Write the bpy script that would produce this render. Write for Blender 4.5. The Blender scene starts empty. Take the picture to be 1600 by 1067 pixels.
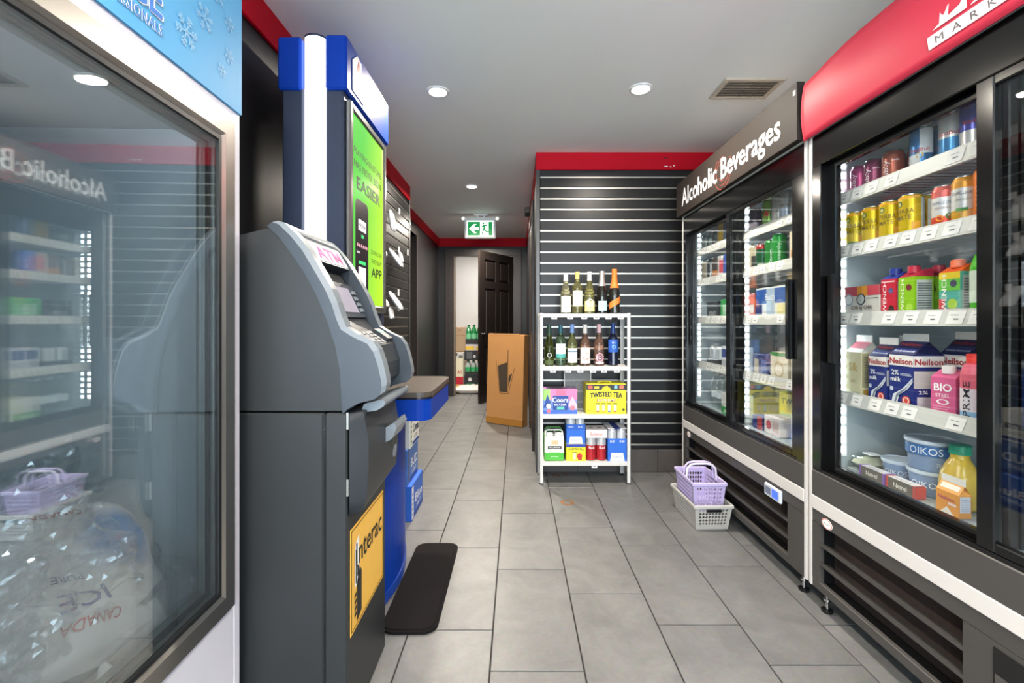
import bpy, bmesh, math, random
from mathutils import Vector, Matrix, noise
random.seed(7)
scene = bpy.context.scene
COL = scene.collection

# ------------------------------------------------------------------ camera
FPX, CX, CY, HCAM = 720.0, 807.0, 503.0, 1.124
cam_d = bpy.data.cameras.new('camera')
cam_d.sensor_fit = 'HORIZONTAL'
cam_d.sensor_width = 36.0
cam_d.lens = FPX / 1600.0 * 36.0
cam_d.shift_x = -(CX - 800.0) / 1600.0
cam_d.shift_y = -(533.5 - CY) / 1600.0
cam_d.clip_start = 0.02
cam = bpy.data.objects.new('camera', cam_d)
cam.location = (0, 0, HCAM)
cam.rotation_euler = (math.pi / 2, 0, 0)
COL.objects.link(cam)
scene.camera = cam

# ------------------------------------------------------------------ view, world, lights
vs = scene.view_settings
vs.view_transform = 'Standard'
vs.look = 'None'
vs.gamma = 1.0
vs.use_curve_mapping = False
vs.exposure = 0.40
scene.cycles.transparent_max_bounces = 24
scene.cycles.max_bounces = 10
scene.cycles.sample_clamp_indirect = 6.0
scene.cycles.caustics_reflective = False
scene.cycles.caustics_refractive = False

POT_POWER = 27.0
POTS = [(-0.432, 2.53), (0.674, 2.50), (-0.418, 4.30), (-0.432, 0.15), (0.674, 0.15), (-0.432, -1.3), (0.674, -1.3), (-0.5, 5.95)]  # last one is unseen, added behind the exit sign to brighten the corridor
SKY_STRENGTH = 10.5

world = bpy.data.worlds.new('daylight')
scene.world = world
world.use_nodes = True
wn = world.node_tree.nodes
wn['Background'].inputs['Color'].default_value = (0.80, 0.90, 1.0, 1)
wn['Background'].inputs['Strength'].default_value = SKY_STRENGTH

pd = bpy.data.lights.new('window_daylight_portal', 'AREA')
pd.shape = 'RECTANGLE'
pd.size, pd.size_y = 3.3, 2.1
pd.cycles.is_portal = True
po = bpy.data.objects.new('window_daylight_portal', pd)
po.location = (0.175, -2.39, 1.25)
po.rotation_euler = (math.pi / 2, 0, 0)   # -Z axis of the lamp towards +Y
COL.objects.link(po)

# ------------------------------------------------------------------ materials
def lin(c):
    c = c / 255.0
    return c / 12.92 if c <= 0.04045 else ((c + 0.055) / 1.055) ** 2.4

def hexc(h):
    h = h.lstrip('#')
    return tuple(lin(int(h[i:i + 2], 16)) for i in (0, 2, 4)) + (1.0,)

_mats = {}
def mat(color, rough=0.5, metal=0.0, emit=0.0, noise_amt=0.06, scale=30.0, bump=0.0, name=None, coat=0.0, trans=0.0, ior=1.45, spec=0.5, alpha=1.0):
    key = (color, rough, metal, emit, noise_amt, scale, bump, coat, trans, spec, alpha)
    if key in _mats:
        return _mats[key]
    m = bpy.data.materials.new(name or ('surface_' + color.strip('#')))
    m.use_nodes = True
    nt = m.node_tree
    b = nt.nodes['Principled BSDF']
    c = hexc(color)
    b.inputs['Roughness'].default_value = rough
    b.inputs['Metallic'].default_value = metal
    b.inputs['Specular IOR Level'].default_value = spec
    b.inputs['IOR'].default_value = ior
    b.inputs['Coat Weight'].default_value = coat
    b.inputs['Transmission Weight'].default_value = trans
    b.inputs['Alpha'].default_value = alpha
    tc = nt.nodes.new('ShaderNodeTexCoord')
    nz = nt.nodes.new('ShaderNodeTexNoise')
    nz.inputs['Scale'].default_value = scale
    nz.inputs['Detail'].default_value = 4.0
    nt.links.new(tc.outputs['Object'], nz.inputs['Vector'])
    mx = nt.nodes.new('ShaderNodeMix')
    mx.data_type = 'RGBA'
    mx.inputs['A'].default_value = tuple(max(0, x * (1 - noise_amt)) for x in c[:3]) + (1,)
    mx.inputs['B'].default_value = tuple(min(1, x * (1 + noise_amt)) for x in c[:3]) + (1,)
    nt.links.new(nz.outputs['Fac'], mx.inputs['Factor'])
    nt.links.new(mx.outputs['Result'], b.inputs['Base Color'])
    if emit > 0:
        nt.links.new(mx.outputs['Result'], b.inputs['Emission Color'])
        b.inputs['Emission Strength'].default_value = emit
    if bump > 0:
        bp = nt.nodes.new('ShaderNodeBump')
        bp.inputs['Strength'].default_value = bump
        bp.inputs['Distance'].default_value = 0.002
        nt.links.new(nz.outputs['Fac'], bp.inputs['Height'])
        nt.links.new(bp.outputs['Normal'], b.inputs['Normal'])
    _mats[key] = m
    return m

def glass_mat(name, tint=(0.93, 0.97, 0.97), gain=1.0, base=0.045, rough=0.0):
    """clear pane: see-through with a Schlick reflection"""
    m = bpy.data.materials.new(name)
    m.use_nodes = True
    nt = m.node_tree
    nt.nodes.remove(nt.nodes['Principled BSDF'])
    out = nt.nodes['Material Output']
    lw = nt.nodes.new('ShaderNodeLayerWeight'); lw.inputs['Blend'].default_value = 0.5
    pw = nt.nodes.new('ShaderNodeMath'); pw.operation = 'POWER'; pw.inputs[1].default_value = 4.5
    ml = nt.nodes.new('ShaderNodeMath'); ml.operation = 'MULTIPLY_ADD'
    ml.inputs[1].default_value = 0.95 * gain; ml.inputs[2].default_value = base
    ml.use_clamp = True
    tr = nt.nodes.new('ShaderNodeBsdfTransparent'); tr.inputs['Color'].default_value = tint + (1,)
    gl = nt.nodes.new('ShaderNodeBsdfGlossy'); gl.inputs['Roughness'].default_value = rough
    gl.inputs['Color'].default_value = (0.97, 0.99, 1, 1)
    mix = nt.nodes.new('ShaderNodeMixShader')
    nt.links.new(lw.outputs['Facing'], pw.inputs[0])
    nt.links.new(pw.outputs[0], ml.inputs[0])
    nt.links.new(ml.outputs[0], mix.inputs[0])
    nt.links.new(tr.outputs[0], mix.inputs[1])
    nt.links.new(gl.outputs[0], mix.inputs[2])
    nt.links.new(mix.outputs[0], out.inputs['Surface'])
    return m

def tile_mat():
    m = bpy.data.materials.new('stone_look_porcelain')
    m.use_nodes = True
    nt = m.node_tree
    b = nt.nodes['Principled BSDF']
    tc = nt.nodes.new('ShaderNodeTexCoord')
    oi = nt.nodes.new('ShaderNodeObjectInfo')
    add = nt.nodes.new('ShaderNodeVectorMath'); add.operation = 'ADD'
    sc = nt.nodes.new('ShaderNodeVectorMath'); sc.operation = 'SCALE'; sc.inputs['Scale'].default_value = 40
    nt.links.new(oi.outputs['Location'], sc.inputs[0])
    nt.links.new(tc.outputs['Object'], add.inputs[0]); nt.links.new(sc.outputs[0], add.inputs[1])
    n1 = nt.nodes.new('ShaderNodeTexNoise'); n1.inputs['Scale'].default_value = 5; n1.inputs['Detail'].default_value = 8
    n1.inputs['Roughness'].default_value = 0.65; n1.inputs['Distortion'].default_value = 0.6
    n2 = nt.nodes.new('ShaderNodeTexNoise'); n2.inputs['Scale'].default_value = 60; n2.inputs['Detail'].default_value = 5
    nt.links.new(add.outputs[0], n1.inputs['Vector']); nt.links.new(add.outputs[0], n2.inputs['Vector'])
    cr = nt.nodes.new('ShaderNodeValToRGB')
    cr.color_ramp.elements[0].position = 0.3; cr.color_ramp.elements[0].color = hexc('#595959')
    cr.color_ramp.elements[1].position = 0.72; cr.color_ramp.elements[1].color = hexc('#727271')
    nt.links.new(n1.outputs['Fac'], cr.inputs[0])
    mm = nt.nodes.new('ShaderNodeMix'); mm.data_type = 'RGBA'; mm.blend_type = 'OVERLAY'; mm.inputs['Factor'].default_value = 0.22
    nt.links.new(cr.outputs[0], mm.inputs['A']); nt.links.new(n2.outputs['Color'], mm.inputs['B'])
    hv = nt.nodes.new('ShaderNodeHueSaturation')
    mr = nt.nodes.new('ShaderNodeMapRange'); mr.inputs['To Min'].default_value = 0.93; mr.inputs['To Max'].default_value = 1.05
    nt.links.new(oi.outputs['Random'], mr.inputs['Value'])
    nt.links.new(mr.outputs[0], hv.inputs['Value']); nt.links.new(mm.outputs['Result'], hv.inputs['Color'])
    hv.inputs['Saturation'].default_value = 0.8
    nt.links.new(hv.outputs[0], b.inputs['Base Color'])
    b.inputs['Roughness'].default_value = 0.42
    bp = nt.nodes.new('ShaderNodeBump'); bp.inputs['Strength'].default_value = 0.12; bp.inputs['Distance'].default_value = 0.002
    nt.links.new(n2.outputs['Fac'], bp.inputs['Height']); nt.links.new(bp.outputs['Normal'], b.inputs['Normal'])
    return m

def steel_mat(name, color, axis_scale, rough=0.28):
    m = bpy.data.materials.new(name)
    m.use_nodes = True
    nt = m.node_tree
    b = nt.nodes['Principled BSDF']
    b.inputs['Metallic'].default_value = 1.0
    tc = nt.nodes.new('ShaderNodeTexCoord')
    mp = nt.nodes.new('ShaderNodeMapping'); mp.inputs['Scale'].default_value = axis_scale
    nz = nt.nodes.new('ShaderNodeTexNoise'); nz.inputs['Scale'].default_value = 40; nz.inputs['Detail'].default_value = 3
    nt.links.new(tc.outputs['Object'], mp.inputs[0]); nt.links.new(mp.outputs[0], nz.inputs['Vector'])
    mr = nt.nodes.new('ShaderNodeMapRange'); mr.inputs['To Min'].default_value = rough - 0.02; mr.inputs['To Max'].default_value = rough + 0.03
    nt.links.new(nz.outputs['Fac'], mr.inputs['Value']); nt.links.new(mr.outputs[0], b.inputs['Roughness'])
    b.inputs['Base Color'].default_value = hexc(color)
    return m

def bag_print_mat():
    """white film with a soft-edged blue printed patch (object space)"""
    m = bpy.data.materials.new('printed_ice_bag_film')
    m.use_nodes = True
    nt = m.node_tree
    b = nt.nodes['Principled BSDF']
    b.inputs['Roughness'].default_value = 0.3
    tc = nt.nodes.new('ShaderNodeTexCoord')
    mp = nt.nodes.new('ShaderNodeMapping'); mp.vector_type = 'TEXTURE'
    mp.inputs['Location'].default_value = (-0.055, -0.045, 0); mp.inputs['Scale'].default_value = (0.085, 0.075, 1000)
    nt.links.new(tc.outputs['Object'], mp.inputs[0])
    ln = nt.nodes.new('ShaderNodeVectorMath'); ln.operation = 'LENGTH'; nt.links.new(mp.outputs[0], ln.inputs[0])
    nz = nt.nodes.new('ShaderNodeTexNoise'); nz.inputs['Scale'].default_value = 30; nt.links.new(tc.outputs['Object'], nz.inputs['Vector'])
    ad = nt.nodes.new('ShaderNodeMath'); ad.operation = 'MULTIPLY_ADD'; ad.inputs[1].default_value = 0.5
    nt.links.new(nz.outputs['Fac'], ad.inputs[0]); nt.links.new(ln.outputs['Value'], ad.inputs[2])
    cr = nt.nodes.new('ShaderNodeValToRGB')
    cr.color_ramp.elements[0].position = 0.75; cr.color_ramp.elements[0].color = hexc('#2f93dc')
    cr.color_ramp.elements[1].position = 1.25; cr.color_ramp.elements[1].color = hexc('#eef1f4')
    mr = nt.nodes.new('ShaderNodeMapRange'); mr.inputs['From Max'].default_value = 2.0
    nt.links.new(ad.outputs[0], mr.inputs['Value'])
    cr.color_ramp.elements[0].position = 0.42; cr.color_ramp.elements[1].position = 0.68
    nt.links.new(mr.outputs[0], cr.inputs[0]); nt.links.new(cr.outputs[0], b.inputs['Base Color'])
    bp = nt.nodes.new('ShaderNodeBump'); bp.inputs['Strength'].default_value = 0.3; bp.inputs['Distance'].default_value = 0.003
    nt.links.new(nz.outputs['Fac'], bp.inputs['Height']); nt.links.new(bp.outputs['Normal'], b.inputs['Normal'])
    return m

def screen_mat():
    """lit advertising screen: green to yellow-green across its width (object Y)"""
    m = bpy.data.materials.new('lit_green_screen')
    m.use_nodes = True
    nt = m.node_tree
    b = nt.nodes['Principled BSDF']
    tc = nt.nodes.new('ShaderNodeTexCoord'); sx = nt.nodes.new('ShaderNodeSeparateXYZ')
    nt.links.new(tc.outputs['Generated'], sx.inputs[0])
    mth = nt.nodes.new('ShaderNodeMath'); mth.operation = 'MULTIPLY_ADD'; mth.inputs[1].default_value = -0.35; 
    nt.links.new(sx.outputs['Z'], mth.inputs[0]); nt.links.new(sx.outputs['Y'], mth.inputs[2])
    cr = nt.nodes.new('ShaderNodeValToRGB')
    cr.color_ramp.elements[0].position = -0.0; cr.color_ramp.elements[0].color = hexc('#5fd24a')
    cr.color_ramp.elements[1].position = 0.85; cr.color_ramp.elements[1].color = hexc('#bdf02a')
    nt.links.new(mth.outputs[0], cr.inputs[0])
    nt.links.new(cr.outputs[0], b.inputs['Emission Color']); b.inputs['Emission Strength'].default_value = 0.85
    b.inputs['Base Color'].default_value = (0.02, 0.03, 0.02, 1); b.inputs['Roughness'].default_value = 0.2; b.inputs['Specular IOR Level'].default_value = 0.15
    return m

BLACK = '#1a1a1b'
M_GROUT = mat('#262422', 0.9)
M_TILE = tile_mat()
M_CEIL = mat('#f3f2f1', 0.8, noise_amt=0.02, scale=3, name='ceiling_paint')
M_WHITEWALL = mat('#e9e6e2', 0.7, noise_amt=0.02, name='white_wall_paint')
M_RED = mat('#c00620', 0.6, spec=0.2, noise_amt=0.04, name='red_trim_paint')
M_SLAT = mat('#121213', 0.36, spec=0.35, noise_amt=0.1, scale=8, name='charcoal_slat_laminate')
M_BLACKWALL = mat('#161517', 0.38, noise_amt=0.1, scale=5, name='black_panel_laminate')
M_ALU = mat('#a8a49d', 0.4, 1.0, name='aluminium_insert')
M_BASETILE = mat('#4a4542', 0.5, noise_amt=0.25, scale=14, name='dark_base_tile')
M_BLACKWOOD = mat('#2a2422', 0.35, noise_amt=0.15, scale=20, name='espresso_wood_paint')
M_WHITE = mat('#cbc8c5', 0.45, noise_amt=0.02, name='white_enamel')
M_WHITE2 = mat('#f4f4f2', 0.5, noise_amt=0.02, name='white_plastic')
M_BLACKP = mat('#141415', 0.25, noise_amt=0.05, name='black_plastic')
M_BLACKM = mat('#2c2b2b', 0.45, noise_amt=0.08, name='dark_grey_metal')
M_STEEL = steel_mat('brushed_steel', '#b4b0aa', (90, .3, .3), 0.30)
M_CHROME = mat('#d6d6d6', 0.15, 1.0, name='chrome')
M_PAPER = mat('#f1efec', 0.7, noise_amt=0.03, name='white_paper')
M_INK = mat('#222222', 0.7, name='black_ink')
M_GLASS = glass_mat('cooler_door_glass', (0.97, 0.985, 0.985), 1.0, 0.05)
M_FGLASS = glass_mat('freezer_door_glass', (0.965, 0.985, 0.99), 1.5, 0.15)

# ------------------------------------------------------------------ mesh builder
_txt = {}
def text_geo(s, bold=0.0, shear=0.0, spacing=1.0):
    key = (s, bold, shear, spacing)
    if key in _txt:
        return _txt[key]
    cu = bpy.data.curves.new('t', 'FONT')
    cu.body = s; cu.size = 1.0; cu.offset = bold; cu.shear = shear; cu.space_character = spacing
    cu.resolution_u = 2
    ob = bpy.data.objects.new('t', cu)
    COL.objects.link(ob)
    dg = bpy.context.evaluated_depsgraph_get()
    me = bpy.data.meshes.new_from_object(ob.evaluated_get(dg))
    vs_ = [(v.co.x, v.co.y) for v in me.vertices]
    fs_ = [tuple(p.vertices) for p in me.polygons]
    bpy.data.objects.remove(ob); bpy.data.curves.remove(cu); bpy.data.meshes.remove(me)
    # Bfont capitals are about 0.73 high: normalise to capital height 1
    k = 1 / 0.73
    vs_ = [(x * k, y * k) for x, y in vs_]
    if vs_:
        x0 = min(v[0] for v in vs_); x1 = max(v[0] for v in vs_)
    else:
        x0 = x1 = 0
    vs_ = [(x - x0, y) for x, y in vs_]
    _txt[key] = (vs_, fs_, x1 - x0)
    return _txt[key]

class MB:
    def __init__(s):
        s.v, s.f, s.m, s.sm, s.mats = [], [], [], [], []
    def mi(s, m):
        if m not in s.mats: s.mats.append(m)
        return s.mats.index(m)
    def add(s, vs_, fs_, m, smooth=False):
        o = len(s.v); k = s.mi(m)
        s.v += [tuple(v) for v in vs_]
        for f in fs_:
            s.f.append(tuple(i + o for i in f)); s.m.append(k); s.sm.append(smooth)
        return s
    def box(s, x0, x1, y0, y1, z0, z1, m, c=0.0):
        x0, x1 = min(x0, x1), max(x0, x1); y0, y1 = min(y0, y1), max(y0, y1); z0, z1 = min(z0, z1), max(z0, z1)
        if c <= 0:
            v = [(x, y, z) for x in (x0, x1) for y in (y0, y1) for z in (z0, z1)]
            f = [(0, 1, 3, 2), (4, 6, 7, 5), (0, 4, 5, 1), (2, 3, 7, 6), (0, 2, 6, 4), (1, 5, 7, 3)]
            return s.add(v, f, m)
        c = min(c, (x1 - x0) * .49, (y1 - y0) * .49, (z1 - z0) * .49)
        X, Y, Z = (x0, x1), (y0, y1), (z0, z1)
        idx = {}; v = []
        for i in (0, 1):
            for j in (0, 1):
                for k in (0, 1):
                    sx, sy, sz = (1, -1)[i], (1, -1)[j], (1, -1)[k]
                    for a in range(3):
                        p = [X[i] + c * sx, Y[j] + c * sy, Z[k] + c * sz]
                        p[a] = (X[i], Y[j], Z[k])[a]
                        idx[(i, j, k, a)] = len(v); v.append(tuple(p))
        f = []
        for a in range(3):
            for i in (0, 1):
                q = []
                for (p, r) in ((0, 0), (0, 1), (1, 1), (1, 0)):
                    t = [p, r]; t.insert(a, i)
                    q.append(idx[(t[0], t[1], t[2], a)])
                f.append(tuple(q) if i == (0 if a != 1 else 1) else tuple(reversed(q)))
        for a in range(3):                     # edges along axis a
            b_, c_ = [d for d in range(3) if d != a]
            for p in (0, 1):
                for r in (0, 1):
                    def key(e, n):
                        t = [0, 0, 0]; t[a] = e; t[b_] = p; t[c_] = r
                        return idx[(t[0], t[1], t[2], n)]
                    f.append((key(0, b_), key(1, b_), key(1, c_), key(0, c_)))
        for i in (0, 1):
            for j in (0, 1):
                for k in (0, 1):
                    f.append((idx[(i, j, k, 0)], idx[(i, j, k, 1)], idx[(i, j, k, 2)]))
        cen = Vector(((x0 + x1) / 2, (y0 + y1) / 2, (z0 + z1) / 2))
        out = []
        for q in f:
            p = [Vector(v[i]) for i in q]
            nn = (p[1] - p[0]).cross(p[2] - p[0])
            out.append(q if nn.dot(sum(p, Vector()) / len(p) - cen) > 0 else tuple(reversed(q)))
        return s.add(v, out, m)
    def prism(s, poly, axis, a0, a1, m, smooth=False):
        """poly of 2D points; axis 'x': (y,z), 'y': (x,z), 'z': (x,y)"""
        def P(p, a):
            return {'x': (a, p[0], p[1]), 'y': (p[0], a, p[1]), 'z': (p[0], p[1], a)}[axis]
        n = len(poly)
        v = [P(p, a0) for p in poly] + [P(p, a1) for p in poly]
        f = [tuple(range(n)), tuple(range(2 * n - 1, n - 1, -1))]
        s.add(v, f, m)
        s.add(v, [(i, (i + 1) % n, (i + 1) % n + n, i + n) for i in range(n)], m, smooth)
        return s
    def lathe(s, prof, m, cx=0, cy=0, cz=0, n=20, axis='z', smooth=True, seg_m=None, cap=True):
        v = []
        for r, z in prof:
            for i in range(n):
                a = 2 * math.pi * i / n
                p = (r * math.cos(a), r * math.sin(a), z)
                if axis == 'x': p = (p[2], p[0], p[1])
                if axis == 'y': p = (p[1], p[2], p[0])
                v.append((cx + p[0], cy + p[1], cz + p[2]))
        for k in range(len(prof) - 1):
            fm = seg_m[k] if seg_m else m
            vv = v[k * n:(k + 2) * n]
            s.add(vv, [(i, (i + 1) % n, n + (i + 1) % n, n + i) for i in range(n)], fm, smooth)
        if cap:
            if prof[0][0] > 1e-6: s.add(v[:n], [tuple(range(n - 1, -1, -1))], seg_m[0] if seg_m else m)
            if prof[-1][0] > 1e-6: s.add(v[-n:], [tuple(range(n))], seg_m[-1] if seg_m else m)
        return s
    def tube(s, pts, r, m, n=8, smooth=True):
        pts = [Vector(p) for p in pts]
        v = []; up = None
        for i, p in enumerate(pts):
            d = (pts[min(i + 1, len(pts) - 1)] - pts[max(i - 1, 0)]).normalized()
            if up is None:
                up = d.orthogonal().normalized()
            up = (up - d * up.dot(d)).normalized()
            w = d.cross(up)
            rr = r[i] if isinstance(r, (list, tuple)) else r
            for k in range(n):
                a = 2 * math.pi * k / n
                v.append(p + up * (rr * math.cos(a)) + w * (rr * math.sin(a)))
        L = len(pts)
        s.add(v, [(i * n + k, i * n + (k + 1) % n, (i + 1) * n + (k + 1) % n, (i + 1) * n + k) for i in range(L - 1) for k in range(n)], m, smooth)
        s.add(v[:n], [tuple(range(n - 1, -1, -1))], m); s.add(v[-n:], [tuple(range(n))], m)
        return s
    def poly(s, pts, m):
        return s.add(pts, [tuple(range(len(pts)))], m)
    def flat(s, poly, o, xd, yd, m, thick=0.0):
        """2D polygon on a plane; thin plate when thick > 0 (towards xd x yd)"""
        o, xd, yd = Vector(o), Vector(xd), Vector(yd)
        nn = xd.cross(yd) * thick
        a = [o + xd * p[0] + yd * p[1] + nn for p in poly]
        s.add(a, [tuple(range(len(a)))], m)
        if thick > 0:
            b_ = [p - nn for p in a]; n = len(a)
            s.add(a + b_, [(i, n + i, n + (i + 1) % n, (i + 1) % n) for i in range(n)], m)
        return s
    def rect(s, o, xd, yd, x0, x1, y0, y1, m, thick=0.0):
        return s.flat([(x0, y0), (x1, y0), (x1, y1), (x0, y1)], o, xd, yd, m, thick)
    def disc(s, o, xd, yd, cx, cy, rx, ry, m, thick=0.0, n=20):
        return s.flat([(cx + rx * math.cos(2 * math.pi * i / n), cy + ry * math.sin(2 * math.pi * i / n)) for i in range(n)], o, xd, yd, m, thick)
    def ring(s, o, xd, yd, cx, cy, r0, r1, m, n=24, a0=0.0, a1=2 * math.pi):
        o, xd, yd = Vector(o), Vector(xd), Vector(yd)
        v = []
        for i in range(n + 1):
            a = a0 + (a1 - a0) * i / n
            for r in (r0, r1):
                v.append(o + xd * (cx + r * math.cos(a)) + yd * (cy + r * math.sin(a)))
        return s.add(v, [(2 * i, 2 * i + 1, 2 * i + 3, 2 * i + 2) for i in range(n)], m)
    def text(s, t, h, o, xd, yd, m, align='c', bold=0.0, shear=0.0, spacing=1.0, width=None, wscale=1.0, curve=None):
        if bold > .006:       # heavier strokes: overlaid copies a hair apart
            b_ = bold * h
            nn = Vector(xd).cross(Vector(yd)).normalized()
            for k, (dx, dy) in enumerate(((0, 0), (-b_, 0), (b_, 0), (0, b_ * .6), (0, -b_ * .6))):
                s.text(t, h, Vector(o) + Vector(xd) * dx + Vector(yd) * dy + nn * (.00004 * k), xd, yd, m, align, .006, shear, spacing, width, wscale, curve)
            return s
        vs_, fs_, w = text_geo(t, bold, shear, spacing)
        if not vs_: return s
        kx = h * wscale
        if width: kx = width / w
        off = {'c': -w / 2, 'l': 0, 'r': -w}[align]
        o, xd, yd = Vector(o), Vector(xd), Vector(yd)
        out = []
        for x, y in vs_:
            X = (x + off) * kx; Yy = y * h
            if curve: Yy += curve * (1 - (2 * X / (w * kx)) ** 2)
            out.append(o + xd * X + yd * Yy)
        return s.add(out, fs_, m)
    def text_cyl(s, t, h, r, z, ang, m, bold=0.0, shear=0.0, width=None, vertical=False, spacing=1.0):
        """text wrapped round the local z axis, centred on angle ang (radians), baseline z"""
        vs_, fs_, w = text_geo(t, min(bold, .006), shear, spacing)
        kx = (width / w) if width else h
        out = []
        for x, y in vs_:
            if vertical:    # reads upwards
                u = -(y - 0.5) * h; zz = z + (x - w / 2) * kx
            else:
                u = (x - w / 2) * kx; zz = z + y * h
            a = ang + u / r
            out.append((r * math.cos(a), r * math.sin(a), zz))
        return s.add(out, fs_, m)
    def patch(s, r, z0, z1, a0, a1, m, n=10, r1=None, cx=0, cy=0):
        v = []
        for i in range(n + 1):
            a = a0 + (a1 - a0) * i / n
            v.append((cx + r * math.cos(a), cy + r * math.sin(a), z0)); v.append((cx + (r1 or r) * math.cos(a), cy + (r1 or r) * math.sin(a), z1))
        return s.add(v, [(2 * i, 2 * i + 2, 2 * i + 3, 2 * i + 1) for i in range(n)], m, True)
    def xform(s, M):
        s.v = [tuple(M @ Vector(p)) for p in s.v]; return s
    def mesh(s, name):
        me = bpy.data.meshes.new(name)
        me.from_pydata(s.v, [], s.f)
        for m in s.mats: me.materials.append(m)
        me.polygons.foreach_set('material_index', s.m)
        me.polygons.foreach_set('use_smooth', s.sm)
        me.update()
        return me
    def build(s, name, parent=None, world=True, solid=0.0):
        """world=True: vertices are world coordinates, shifted to the parent's frame (unrotated parent)"""
        if parent is not None and world:
            L = Vector((0, 0, 0)); p = parent
            while p is not None:
                L += p.location; p = p.parent
            s.v = [tuple(Vector(v) - L) for v in s.v]
        o = bpy.data.objects.new(name, s.mesh(name))
        COL.objects.link(o)
        o.parent = parent
        if solid:
            md = o.modifiers.new('thickness', 'SOLIDIFY'); md.thickness = solid; md.offset = -1
        return o

def tag(o, label=None, cat=None, group=None, kind=None):
    if label: o['label'] = label
    if cat: o['category'] = cat
    if group: o['group'] = group
    if kind: o['kind'] = kind
    return o

def thing(name, label, cat, loc=(0, 0, 0), rz=0.0, group=None):
    o = bpy.data.objects.new(name, None)
    o.empty_display_size = 0.05
    COL.objects.link(o)
    o.location = loc; o.rotation_euler = (0, 0, rz)
    return tag(o, label, cat, group)

def struct(name, mb, parent=None):
    o = mb.build(name, parent)
    if parent is None: o['kind'] = 'structure'
    return o

def part_copy(src, parent, loc, name=None):
    c = src.copy(); COL.objects.link(c); c.parent = parent; c.location = loc
    return c

XF, YU = (0, 1, 0), (0, 0, 1)       # plane facing +X: text runs along +Y
XB = (0, -1, 0)                     # plane facing -X: text runs along -Y
R = math.radians
# ================================================================== SETTING
CEIL = 2.39
# ---- floor: dark grout slab with separate porcelain tiles
YFL = -2.5
floor = struct('floor', MB().box(-2.2, 2.0, YFL, 9.4, -0.06, -0.0035, M_GROUT))
TW, TL = 0.305, 0.61
tile_mesh = MB().box(-TW / 2 + .0025, TW / 2 - .0025, -TL / 2 + .0025, TL / 2 - .0025, -0.008, 0.0, M_TILE, 0.0012).mesh('tile')
PH = {0: 1.485, 1: 1.909, 2: 1.712, 3: 1.511, -1: 1.683, -2: 1.88, -3: 1.507, -4: 1.70, -5: 1.9, 4: 1.71}
for k in range(-5, 5):
    xc = -0.086 + TW * k + TW / 2
    ph = PH[k] % TL
    for j in range(-6, 16):
        yc = ph + TL * j + TL / 2
        if yc < -2.3 or yc > 9.2: continue
        if xc < -1.2 and yc > 7.2: continue
        t = bpy.data.objects.new('tile', tile_mesh)
        COL.objects.link(t); t.parent = floor; t.location = (xc, yc, 0)
# rust stains left on the tiles
M_RUST = mat('#7a5330', 0.8, noise_amt=0.5, scale=60, name='rust_stain')
def stain(cx, cy, r0, r1, seed, sq=1.0):
    rnd = random.Random(seed); mb = MB(); n = 28; v = []
    for i in range(n):
        a = 2 * math.pi * i / n
        w = rnd.uniform(-.2, .25) * (r1 - r0)
        v.append((cx + (r0 - w * .6) * math.cos(a), cy + sq * (r0 - w * .6) * math.sin(a), 0.0006))
        v.append((cx + (r1 + w) * math.cos(a), cy + sq * (r1 + w) * math.sin(a), 0.0006))
    mb.add(v, [(2 * i, 2 * i + 1, (2 * i + 3) % (2 * n), (2 * i + 2) % (2 * n)) for i in range(n) if rnd.random() > .12], M_RUST)
    return mb.build('stain', floor)
stain(0.317, 2.87, 0.026, 0.042, 3)
stain(0.29, 3.38, 0.016, 0.03, 4)
stain(0.36, 3.39, 0.014, 0.024, 5)

# ---- ceiling
struct('ceiling', MB().box(-2.2, 2.0, -2.5, 7.0, CEIL, CEIL + .1, M_CEIL))

# ---- slat panel helper: each board an object of its own, aluminium inserts in the grooves
PITCH = 0.080
def slats(parent, axis, fixed, a0, a1, zbot, ztop, zref, sign):
    """axis 'x': boards run along X on plane y=fixed (facing -Y); axis 'y': along Y on plane x=fixed (facing +X)"""
    n0 = math.floor((zbot - zref) / PITCH)
    n1 = math.ceil((ztop - zref) / PITCH)
    half = PITCH / 2 - .0065
    mb = MB(); mg = MB()
    L = a1 - a0
    if axis == 'x':
        mb.box(0, L, -0.014, 0, -half, half, M_SLAT, .002)
        mg.box(0, L, -0.006, 0, -.0065, .0065, M_ALU)
        mg.box(0, L, -0.0135, 0, -.0065, -.0045, M_ALU)
    else:
        mb.box(0, 0.014, 0, L, -half, half, M_SLAT, .002)
        mg.box(0, 0.006, 0, L, -.0065, .0065, M_ALU)
        mg.box(0, 0.0135, 0, L, -.0065, -.0045, M_ALU)
    me, mg = mb.mesh('slat'), mg.mesh('groove_insert')
    pl = parent.location
    for n in range(n0, n1 + 1):
        zg = zref + n * PITCH
        for (mesh, nm, z) in ((me, 'slat', zg + PITCH / 2), (mg, 'groove_insert', zg)):
            if z - .03 < zbot or z + .03 > ztop: continue
            o = bpy.data.objects.new(nm, mesh); COL.objects.link(o); o.parent = parent
            o.location = Vector((a0, fixed, z) if axis == 'x' else (fixed, a0, z)) - pl

YW = 3.46            # plane of the slat wall facing us
wall_rear = struct('wall_rear', MB().box(0.155, 2.0, YW, YW + .12, 0, CEIL, M_BLACKWALL))
slats(wall_rear, 'x', YW, 0.178, 1.95, 0.17, 2.27, 2.207, -1)
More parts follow.
